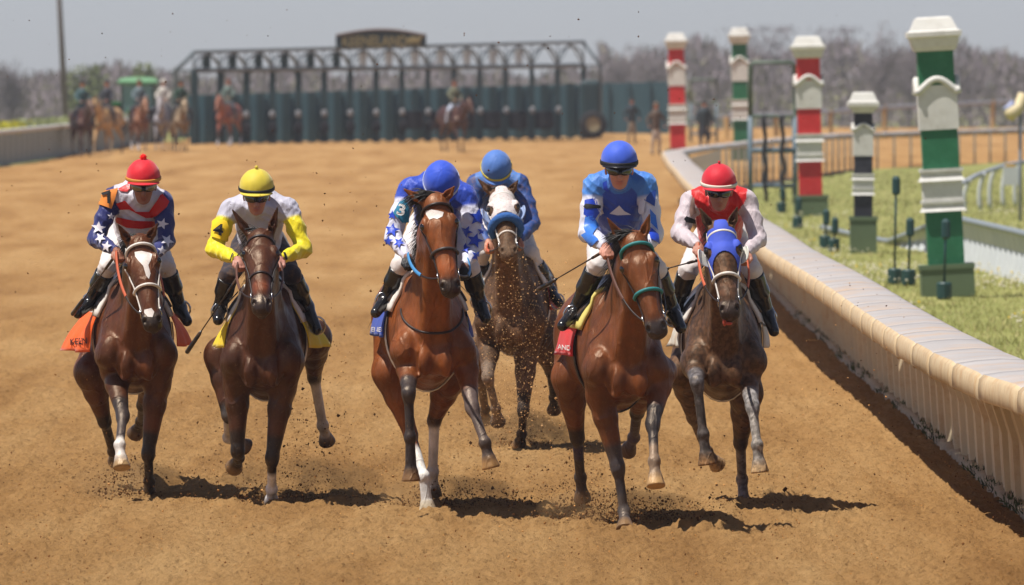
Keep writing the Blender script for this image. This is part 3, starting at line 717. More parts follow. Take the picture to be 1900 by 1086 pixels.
def rider(sp):
    """sp: spec with positions on the photograph and depths relative to the horse chest"""
    Y0 = sp['Y0']; q = lambda t: P(t[0], t[1], Y0 + t[2])
    hc = q(sp['head']); pt = math.radians(sp.get('pitch', 30)); yw = math.radians(sp.get('yaw', 0)); rl = math.radians(sp.get('roll', 0))
    fw = np.array([math.sin(yw) * math.cos(pt), -math.cos(yw) * math.cos(pt), -math.sin(pt)]); lt = unit(np.array([math.cos(yw), math.sin(yw), math.sin(rl)])); lt = unit(lt - (lt @ fw) * fw); up = np.cross(lt, fw); up = up if up[2] > 0 else -up
    Hh = lambda F_, U, L_: hc + (fw * F_ + up * U * 1.1 + lt * L_) * 1.06; Rh = np.array([fw, lt, up])
    sh = [q(sp['sh'][0]), q(sp['sh'][1])]; el = [q(sp['el'][0]), q(sp['el'][1])]; ha = [q(sp['ha'][0]), q(sp['ha'][1])]
    pe = q(sp['pel']); kn = [q(t) for t in sp['kn']]; an = [q(t) for t in sp['an']]; to = [q(t) for t in sp['to']]
    nb = (sh[0] + sh[1]) / 2 + np.array([0, 0, .02]); sk = sp.get('skin', SKIN)
    root = empty('person', tuple(pe), sp['label'], 'person', 'jockeys riding the race horses')
    b = Field()
    # head (one solid with the body)
    b.ell(Hh(0, 0, 0), (.092, .074, .098), Rh, .02, sk); b.ell(Hh(.028, -.062, 0), (.070, .062, .082), Rh, .025, sk); b.ell(Hh(.042, -.115, 0), (.042, .040, .030), Rh, .025, sk)
    b.ell(Hh(.075, -.022, 0), (.022, .055, .014), Rh, .015, sk)
    b.cone(Hh(.086, -.030, 0), Hh(.112, -.070, 0), .009, .013, .012, sk * .95); b.ell(Hh(.100, -.074, 0), (.012, .018, .009), Rh, .006, sk * .9)
    lip = sk * np.array([.85, .6, .6]); b.ell(Hh(.088, -.094, 0), (.010, .024, .006), Rh, .004, lip); b.ell(Hh(.086, -.104, 0), (.010, .020, .006), Rh, .004, lip)
    b.ell(Hh(.072, -.125, 0), (.018, .020, .014), Rh, .012, sk)
    for s in (-1, 1):
        b.ell(Hh(.068, -.060, s * .038), (.018, .020, .018), Rh, .02, sk); b.ell(Hh(-.01, -.045, s * .078), (.020, .010, .032), Rh, .006, sk)
    neck = Hh(-.03, -.11, 0); b.cone(neck, nb + np.array([0, .03, -.02]), .046, .046, .02, sk)
    tors = pe - nb; b.cone(nb + tors * .3, pe, .09, .09, .04, sk)
    for s in (0, 1):
        sg = (-1, 1)[s]; b.cone(nb, sh[s], .05, .05, .03, sk); b.cone(sh[s], el[s], .042, .034, .02, sk); b.cone(el[s], ha[s], .034, .024, .02, sk)
        limb_hand(b, ha[s], unit(ha[s] - el[s]) + np.array([0, -.3, -.5]), -sg, sp.get('glove', sk))
        hip = pe + np.array([sg * .10, 0, -.03]); b.cone(hip, kn[s], .07, .05, .03, sk); b.cone(kn[s], an[s], .045, .032, .02, sk); b.cone(an[s], to[s], .03, .026, .02, sk)
    build_field('body', b, .006 if QH < .009 else .009, M_SKIN, root)
    # eyes and goggles
    bf = Field(); bf.p = b.p[:3]
    if not sp.get('facedown'):
        for s in (-1, 1): MB().ball(Hh(.078, -.035, s * .032), .012, 8, 6).build('eye', mat('human_eye', (.05, .03, .02), rough=.1), root, True)
    mb = MB(); A = np.linspace(-100, 100, 40); V = []
    for k, du in enumerate((-.058, -.052, -.036, -.018, -.012)):
        O = np.tile(Hh(0, du, 0), (40, 1)); D = np.array([fw * math.cos(math.radians(t)) + lt * math.sin(math.radians(t)) for t in A]); r = bf.outer(O, D, .15)
        nose = np.exp(-(A / 9) ** 2); lift = .010 + (.006 if k in (1, 2, 3) else 0) + .01 * nose * (k < 2)
        V.append(O + D * (r + lift)[:, None] + up * (.010 * nose * (k == 0) + .006 * nose * (k == 1))[:, None])
    V = np.concatenate(V); F = []; Mi = []
    for i in range(4):
        for j in range(39): 
            F.append((i * 40 + j, i * 40 + j + 1, (i + 1) * 40 + j + 1, (i + 1) * 40 + j)); aa = abs(A[j] + 2.5); Mi.append(0 if (i in (1, 2) and 7 < aa < 62) else 1)
    o = mesh_from('goggles', V, F, [sp.get('lens', M_GOG), M_GOGF], root, True, None, Mi); md = o.modifiers.new('s', 'SOLIDIFY'); md.thickness = .006; md.offset = -1
    # helmet
    hm = sp['helmet']; V = []; F = []; n1, n2 = 20, 48; cen = Hh(-.012, .012, 0)
    tilt = sp.get('htilt', .16); ht = unit(up - fw * -tilt) if False else up
    rx, ry, rz = .118, .138, .126
    for i in range(n1 + 1):
        ph = (math.pi / 2 + .16) * i / n1
        for j in range(n2):
            t = 2 * math.pi * j / n2; seam = 1 - .012 * math.exp(-(((t * 6 / (2 * math.pi)) % 1 - .5) / .5) ** 2 * 0) - .016 * math.exp(-(math.sin(3 * t + math.pi / 2) / .13) ** 2) * min(1, math.sin(ph) * 2) + .004 * math.sin(5 * t + 9 * ph)
            V.append(cen + (fw * math.cos(t) * ry + lt * math.sin(t) * rx) * math.sin(ph) * seam + up * rz * math.cos(ph) * seam)
    for i in range(n1):
        for j in range(n2): F.append((i * n2 + j, (i + 1) * n2 + j, (i + 1) * n2 + (j + 1) % n2, i * n2 + (j + 1) % n2))
    hmo = mesh_from('helmet', V, F, hm['mat'], root); md = hmo.modifiers.new('s', 'SOLIDIFY'); md.thickness = .006; md.offset = -1
    bd = hm.get('band')
    if bd is not None:
        mb = MB(); pts = []; nn = []
        for t in np.linspace(0, 2 * math.pi, 49)[:-1]:
            d_ = fw * math.cos(t) * ry + lt * math.sin(t) * rx; pts.append(cen + d_ * 1.005 - up * hm.get('bd', .006)); nn.append(unit(d_))
        ribbon(mb, pts, nn, hm.get('bw', .026), .004, 0, True); mb.build('helmet_band', bd, hmo, True)
    V = []; F = []                                            # peak
    for i in range(6):
        for j in range(25):
            t = math.radians(-62 + 124 * j / 24); ex = .036 * (i / 5) * math.cos(t * 1.35) ** .8 if abs(t * 1.35) < math.pi / 2 else 0
            V.append(cen + (fw * math.cos(t) * (ry * .985 + ex) + lt * math.sin(t) * (rx * .985 + ex * .5)) - up * (.016 + .010 * i / 5 + .008 * (math.sin(t) ** 2)))
    for i in range(5):
        for j in range(24): F.append((i * 25 + j, i * 25 + j + 1, (i + 1) * 25 + j + 1, (i + 1) * 25 + j))
    o = mesh_from('peak', V, F, hm.get('peak', hm['mat']), hmo); md = o.modifiers.new('s', 'SOLIDIFY'); md.thickness = .006
    if hm.get('pom'): 
        mb = MB(); pc = cen + up * (rz + .01); mb.ball(pc, hm['pom'], 12, 8)
        g = np.random.default_rng(2); dd = g.normal(0, 1, (140, 3)); hair(mb, [pc] * 140, dd, hm['pom'] * 1.25, .003, 2, .1, .1, 4); mb.build('pompom' if hm['pom'] > .012 else 'button', hm.get('pmat', hm['mat']), hmo, True)
    mb = MB(); A = np.linspace(-100, 100, 22)                  # chin strap
    O = np.tile(Hh(.0, -.035, 0), (22, 1)); D = np.array([lt * math.sin(math.radians(t)) - up * math.cos(math.radians(t)) - fw * .02 * math.cos(math.radians(t)) for t in A]); D /= np.linalg.norm(D, axis=1)[:, None]
    r = bf.outer(O, D, .2); ribbon(mb, O + D * (r + .003)[:, None], D, .013, .004); mb.build('chin_strap', M_BLACK, hmo, True)
    # breeches
    br = Field(); bc = sp.get('breech', lin(215, 208, 205)); br.ell(pe, (.17, .15, .14), I3, .05, bc); br.cone(pe, nb + (pe - nb) * .5, .13, .13, .05, bc)
    for s in (0, 1):
        sg = (-1, 1)[s]; hip = pe + np.array([sg * .10, 0, -.03]); br.cone(hip, kn[s], .098, .066, .04, bc); br.cone(kn[s], kn[s] + (an[s] - kn[s]) * .4, .064, .056, .02, bc)
    build_field('breeches', br, .012, M_BREECH, root, hard=True, wr=.0025)
    # boots
    for s in (0, 1):
        bo = Field(); sg = (-1, 1)[s]; k0 = kn[s] + (an[s] - kn[s]) * sp.get('boot', .12)
        bo.cap(k0, kn[s] + (an[s] - kn[s]) * .55, .068, .060, .02); bo.cone(kn[s] + (an[s] - kn[s]) * .5, an[s], .056, .043, .03)
        bo.ell(an[s] + np.array([0, .03, -.02]), (.038, .05, .045), I3, .02); bo.cone(an[s] + np.array([0, .0, -.01]), to[s] + (to[s] - an[s]) * .1, .045, .036, .03)
        build_field('boot', bo, .008, sp.get('bootmat', M_BOOT), root)
    # jacket
    j = Field(); tc = sp['torso']; ac = sp['sleeve']; yc = sp.get('yoke', tc)
    dn = unit(np.cross(unit(sh[1] - sh[0]), unit(pe - nb))); dn = dn if dn[1] < 0 or dn[2] < 0 else -dn
    j.cone(nb + tors * .12, nb + tors * .85, .145, .14, .06, tc, ax=(1, 0, 0), sc=.92, lab=0); j.ell(nb + tors * .28 + np.array([0, -.02, -.07]), (.152, .15, .16), I3, .05, tc)
    j.ell(nb + tors * .55 + np.array([0, .0, -.12]), (.135, .15, .13), I3, .06, tc)
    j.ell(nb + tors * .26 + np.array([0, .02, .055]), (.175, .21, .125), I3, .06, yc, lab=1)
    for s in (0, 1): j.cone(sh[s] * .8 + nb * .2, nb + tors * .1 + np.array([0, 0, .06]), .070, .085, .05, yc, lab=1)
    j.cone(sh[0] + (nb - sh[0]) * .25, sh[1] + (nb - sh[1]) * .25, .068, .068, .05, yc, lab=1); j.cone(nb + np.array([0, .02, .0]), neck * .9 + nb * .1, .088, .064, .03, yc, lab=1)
    for s in (0, 1):
        u2 = sh[s] + (el[s] - sh[s]) * .5; j.cone(sh[s], u2, .068, .063, .04, sp.get('shcol', ac), c2=ac if 'shcol' in sp else None, ct=.5, lab=2 + s); j.cone(u2, el[s], .063, .058, .03, ac, lab=2 + s)
        m2 = el[s] + (ha[s] - el[s]) * .55; j.cone(el[s], m2, .059, .050, .025, ac, lab=2 + s); j.cap(m2, el[s] + (ha[s] - el[s]) * .97, .049, .034, .02, ac, lab=2 + s)
    ex = []
    for item in sp.get('deco', []):
        V, F = decal(j, item[1] if item[0] == 'poly' else star(*item[1]), .009, 3.0, Y0 - 1.2)
        if F: ex.append((V, F, item[-1]))
    jk = build_field('jacket', j, .0075, sp.get('silk', M_SILK), root, hard=True, wr=.0028, it=1, extra=ex)
    for nm, poly, m_, txt in sp.get('badges', []):
        V, F = decal(j, poly, .012, 3.0, Y0 - 1.2); o = mesh_from(nm, V, F, m_, root)
        if txt:
            s_, cx, cy, sz, rot, tm = txt; tv, tf = text_mesh(s_, 1.0, .035); c_, r_ = math.cos(rot), math.sin(rot)
            v2 = np.stack([cx + sz * (tv[:, 0] * c_ + tv[:, 1] * r_), cy - sz * (-tv[:, 0] * r_ + tv[:, 1] * c_) * 1.0], 1)
            edges = lay(j, v2, tf, .024, Y0 - 1.2); mesh_from('number', edges[0], edges[1], tm, o, False)
    if 'crop' in sp:
        a_, b_ = q(sp['crop'][0]), q(sp['crop'][1]); mb = MB(); d_ = unit(b_ - a_); L = np.linalg.norm(b_ - a_)
        prof = sp['crop'][2] if len(sp['crop']) > 2 else 'flap'
        mb.tube([a_, a_ + d_ * L * .22, a_ + d_ * L * .24, a_ + d_ * L * .72], [.011, .010, .0055, .004], 8); mb.tube([a_ + d_ * L * .72, a_ + d_ * L * .76, b_ - d_ * .01, b_], [.005, .013, .016, .012], 8)
        rc = empty('riding_crop', tuple(a_), sp['crop_label'], 'whip', 'riding crops'); mb.build('crop_shaft', M_BLACK, rc, True)
    return root
# ------------------------------------------------------------------ the six race horses and their riders
QH = 0.008
WL = M_WHITEL
blk = M_BLACK
B = dict(dark=dict(mat=M_LEATHER, w=.018), white=dict(mat=WL, w=.020, nt=.010, bt=.0105, nose=WL), gold=dict(mat=M_LEATHER, w=.016))
sock = lin(214, 206, 198); grey = lin(86, 80, 78)
TEXTW = mat('white_lettering', lin(214, 210, 206), rough=.7); TEXTK = mat('black_lettering', lin(16, 14, 16), rough=.7)
H = [
 dict(id='H1', Y0=75.0, xc=254, xr=222, zo=-.10, coat=lin(92, 48, 25), poll=(256, 440), muz=(281, 590), rl=8, earL=(219, 417), earR=(292, 415),
  fl=((212, 690), (228, 772, -1), (222, 826, -1), (226, 868, -1)), fr=((292, 712), (275, 842, -1), (277, 893, 1), (277, 924, 1)),
  hl=((168, 690), (194, 782, 1), (210, 838, 1), (215, 856, 1)), hr=((290, 690), (266, 752, 1), (262, 782, 1), (250, 806, 1)),
  flc=dict(up=lin(60, 52, 52), can=lin(64, 56, 56), sock=sock, hoof=lin(158, 128, 88), ct=.82), frc=dict(), 
  bridle=dict(mat=WL, w=.020, nt=.011, bt=.0105, bw=.02, nu=.33), cloth=cloth_mat('orange_cloth', (232, 92, 24)), text=('KEEN', TEXTK, (146, 634, 16, .05)), flare=(.16, .14), cu=(.46, 1.05), cphi=(-121, 114), rein=M_REIN,
  hands=((216, 466, -.15), (286, 478, -.15)), feet=((168, 560, .55), (338, 575, .55)), forelock=70, flen=.10, pad=M_WHITEL,
  marks=[[(250, 468), (262, 466), (276, 469), (283, 472), (280, 482), (275, 492), (279, 508), (276, 518), (271, 512), (266, 494), (257, 484), (251, 476)],
         [(268, 575), (281, 572), (286, 579), (283, 589), (274, 588), (268, 581)]],
  label='dark bay horse in a white bridle and orange saddlecloth, farthest left of the six galloping'),
 dict(id='H2', Y0=73.8, xc=485, xr=500, zo=-.11, coat=lin(76, 40, 23), poll=(483, 428), muz=(485, 556), rl=0, earL=(431, 389), earR=(515, 384), ear=.20,
  fl=((440, 712), (441, 838, -1), (443, 850, 1), (434, 868, 1)), fr=((524, 720), (505, 850, -1), (504, 908, 1), (504, 938, 1)),
  hl=((410, 660), (424, 770, -1), (424, 812, 1), (458, 830, 1)), hr=((584, 628), (583, 700, 1), (599, 790, 1), (607, 820, 1)),
  frc=dict(can=DARKLEG, sock=lin(218, 214, 210), ct=.45), hlc=dict(can=sock, sock=sock), hrc=dict(can=lin(200, 192, 184), sock=lin(196, 186, 176)), muzc=lin(44, 34, 34),
  muzc2=lin(150, 74, 40), bridle=dict(mat=M_LEATHER, w=.02, nu=.34), cloth=cloth_mat('yellow_cloth', (226, 196, 30)), flare=(.10, .12), cu=(.44, .92), rein=M_REIND,
  hands=((441, 482, -.1), (520, 482, -.1)), feet=((407, 580, .45), (588, 605, .45)), forelock=50, flen=.12, mane_side=-1,
  label='dark bay horse in a black bridle with a yellow saddlecloth and white leg wraps'),
 dict(id='H3', Y0=72.2, xc=806, xr=766, zo=.0, coat=lin(130, 69, 30), poll=(806, 364), muz=(835, 526), rl=4, earL=(749, 351), earR=(843, 346), ear=.15,
  fl=((758, 668), (758, 728, -1), (761, 812, 1), (763, 892, -1)), fr=((862, 660), (876, 756, -1), (900, 822, -1), (911, 868, -1)),
  hl=((722, 690), (762, 806, 1), (786, 884, -1), (794, 948, -1)), hr=((834, 700), (806, 780, 1), (803, 876, 1), (804, 918, 1)),
  flc=dict(up=lin(66, 58, 58), can=lin(46, 38, 38), hoof=lin(120, 86, 52)), frc=dict(up=lin(92, 78, 74), can=lin(84, 72, 68), hoof=lin(176, 132, 80)),
  hlc=dict(up=lin(110, 58, 32), can=lin(110, 58, 32), sock=lin(222, 218, 212), ct=.35, hoof=lin(206, 190, 160)), hrc=dict(up=lin(60, 34, 26), can=lin(210, 202, 198), sock=lin(210, 202, 196), hoof=lin(60, 44, 36)), muzc2=lin(158, 82, 42),
  bridle=dict(mat=M_LEATHER, w=.018, nose=mat('lined_leather', lin(60, 52, 50), rough=.5), nt=.011, bt=.0105, nu=.335), cloth=cloth_mat('blue_cloth', (44, 74, 168)), text=('ENEL', TEXTW, (700, 612, 12, -.02)), flare=(.045, .06), rein=mat('blue_rein', lin(64, 132, 186), rough=.6),
  hands=((757, 470, -.1), (868, 480, -.05)), feet=((712, 560, .5), (896, 575, .5)), forelock=260, flen=.17, mane_side=-1, plate=M_LEATHER,
  marks=[[(790, 392), (800, 389), (812, 391), (823, 394), (821, 402), (811, 407), (805, 405), (797, 408), (791, 399)]],
  label='bright bay horse with a small white star and blue saddlecloth, centre of the group'),
 dict(id='H4', Y0=84.6, xc=947, xr=966, zo=-.09, coat=lin(92, 64, 44), mat=M_DUSTY, poll=(930, 350), muz=(944, 460), rl=2, earL=(887, 332), earR=(961, 334), ear=.15,
  fl=((908, 640), (905, 700, -1), (920, 758, 1), (924, 784, 1)), fr=((976, 660), (971, 762, -1), (968, 806, 1), (963, 828, 1)),
  hl=((890, 640), (893, 712, 1), (900, 760, 1), (899, 780, 1)), hr=((1012, 640), (1022, 690, 1), (1028, 738, 1), (1028, 762, 1)),
  flc=dict(up=lin(120, 100, 84), can=lin(124, 106, 90), hoof=lin(90, 74, 62)), hlc=dict(up=lin(110, 94, 78), can=lin(110, 94, 78)), muzc=lin(92, 68, 50),
  bridle=dict(mat=WL, w=.018, nu=.40), cloth=cloth_mat('red_cloth_muddy', (150, 36, 34), dirt=DIRT * .6, dirtamt=.6), flare=(.04, .04), rein=M_REIN,
  hood=dict(mat=mat('white_hood', lin(214, 204, 200), rough=.8, bump=.3, bscale=30, dirt=lin(150, 90, 70), dirtamt=.6, dirtscale=60), cup=mat('pale_blue_cup', lin(160, 180, 220), rough=.4), end=.24, arch=.02, hole=.040, earcut=True),
  hands=((905, 452, -.1), (962, 444, -.1)), feet=((886, 560, .5), (1034, 560, .5)), forelock=10,
  label='brown horse in a white hood with blue noseband roll, running behind the others'),
 dict(id='H5', Y0=70.1, xc=1166, xr=1112, zo=-.07, coat=lin(112, 60, 28), poll=(1172, 437), muz=(1216, 604), rl=10, yaw=-6, earL=(1127, 405), earR=(1205, 398), ear=.17,
  fl=((1114, 735), (1146, 866, -1), (1158, 950, 1), (1160, 984, -1)), fr=((1228, 690), (1211, 786, -1), (1214, 856, -1), (1217, 902, -1)),
  hl=((1056, 700), (1071, 812, 1), (1077, 886, 1), (1081, 928, 1)), hr=((1196, 710), (1182, 766, 1), (1176, 812, 1), (1164, 838, 1)),
  flc=dict(up=lin(62, 56, 58), can=lin(48, 44, 48), sock=lin(76, 68, 64)), frc=dict(up=lin(46, 42, 44), can=lin(50, 46, 48), sock=lin(120, 100, 82), hoof=lin(170, 134, 88)),
  hlc=dict(can=lin(48, 44, 72), sock=lin(56, 50, 50)), hrc=dict(can=lin(74, 66, 80)), muzc=lin(46, 40, 42),
  bridle=dict(mat=M_LEATHER, w=.018, nose=mat('teal_fleece', lin(42, 120, 122), rough=.6, bump=.3), nt=.012, bt=.012, bm=2, nu=.335), cloth=cloth_mat('red_cloth', (200, 30, 36)), text=('LAND', TEXTW, (1044, 645, 13, -.1)), flare=(.03, .05), rein=M_REIND,
  pad=mat('yellow_pad', lin(206, 190, 104), rough=.7, bump=.2), hands=((1124, 458, -.1), (1200, 455, -.1)), feet=((1062, 585, .5), (1250, 590, .5)), forelock=230, flen=.15, mane_side=-1, girth=M_LEATHER,
  label='bay horse with a teal noseband and browband and red saddlecloth, nearest the camera'),
 dict(id='H6', Y0=73.0, xc=1345, xr=1340, zo=-.09, coat=lin(88, 60, 40), mat=M_DAPPLE, poll=(1337, 414), muz=(1354, 568), rl=3, earL=(1299, 387), earR=(1368, 384), ear=.16,
  fl=((1288, 672), (1293, 708, -1), (1305, 806, 1), (1312, 862, 1)), fr=((1384, 680), (1396, 754, -1), (1405, 826, -1), (1410, 876, -1)),
  hl=((1268, 690), (1287, 775, 1), (1312, 838, 1), (1332, 864, 1)), hr=((1384, 730), (1374, 822, 1), (1377, 890, 1), (1381, 940, 1)),
  flc=dict(up=lin(108, 104, 106), can=lin(76, 70, 68), hoof=lin(124, 90, 56)), frc=dict(up=lin(124, 120, 118), can=lin(128, 122, 116), hoof=lin(160, 132, 96)), hlc=dict(up=lin(100, 82, 70), can=lin(98, 82, 72), hoof=lin(176, 140, 96)),
  hrc=dict(up=lin(46, 34, 36), can=lin(110, 104, 108)), muzc2=lin(112, 78, 60), muzc=lin(58, 46, 44),
  bridle=dict(mat=WL, w=.022, nt=.012, nu=.34, bw=.02), cloth=mat('white_cloth', lin(206, 200, 186), rough=.8, bump=.3, bscale=12, dirt=DIRT, dirtamt=.5, dirtscale=8), flare=(.05, .05), rein=M_REIN,
  hood=dict(mat=mat('blue_hood', lin(62, 84, 190), rough=.75, bump=.35, bscale=18, bdist=.01), cup=mat('white_cup', lin(222, 220, 208), rough=.4), end=.205, arch=.10, hole=.040), tie=mat('tongue', lin(200, 84, 62), rough=.5),
  hands=((1296, 452, -.1), (1384, 466, -.1)), feet=((1250, 590, .55), (1426, 590, .55)), forelock=0,
  label='dark brown horse wearing a blue blinker hood with white eye cups, closest to the rail'),
]
NAVY = lin(38, 44, 104); ROYAL = lin(38, 70, 178); WHT = lin(214, 208, 214)
mW = mat('white_silk', WHT, rough=.4, bump=.6, bscale=11, bdist=.02, sheen=.2); mR = mat('red_silk', lin(196, 26, 30), rough=.4, bump=.6, bscale=11, bdist=.02); mB = mat('blue_silk', lin(34, 66, 180), rough=.4, bump=.6, bscale=11, bdist=.02)
mLB = mat('mid_blue_silk', lin(58, 116, 206), rough=.4, bump=.6, bscale=11, bdist=.02); mN = mat('navy_silk', lin(46, 74, 150), rough=.4, bump=.6, bscale=11, bdist=.02); mG = mat('grey_silk', lin(150, 150, 166), rough=.5, bump=.6, bscale=11, bdist=.02)
mCuffK = mat('black_trim', lin(20, 20, 22), rough=.6); mY = mat('yellow_silk', lin(232, 214, 22), rough=.4, bump=.6, bscale=11, bdist=.02)
def hmat(n, rgb): return mat(n, lin(*rgb), rough=.62, spec=.25, sheen=.25, bump=.35, bscale=14, bdist=.01)
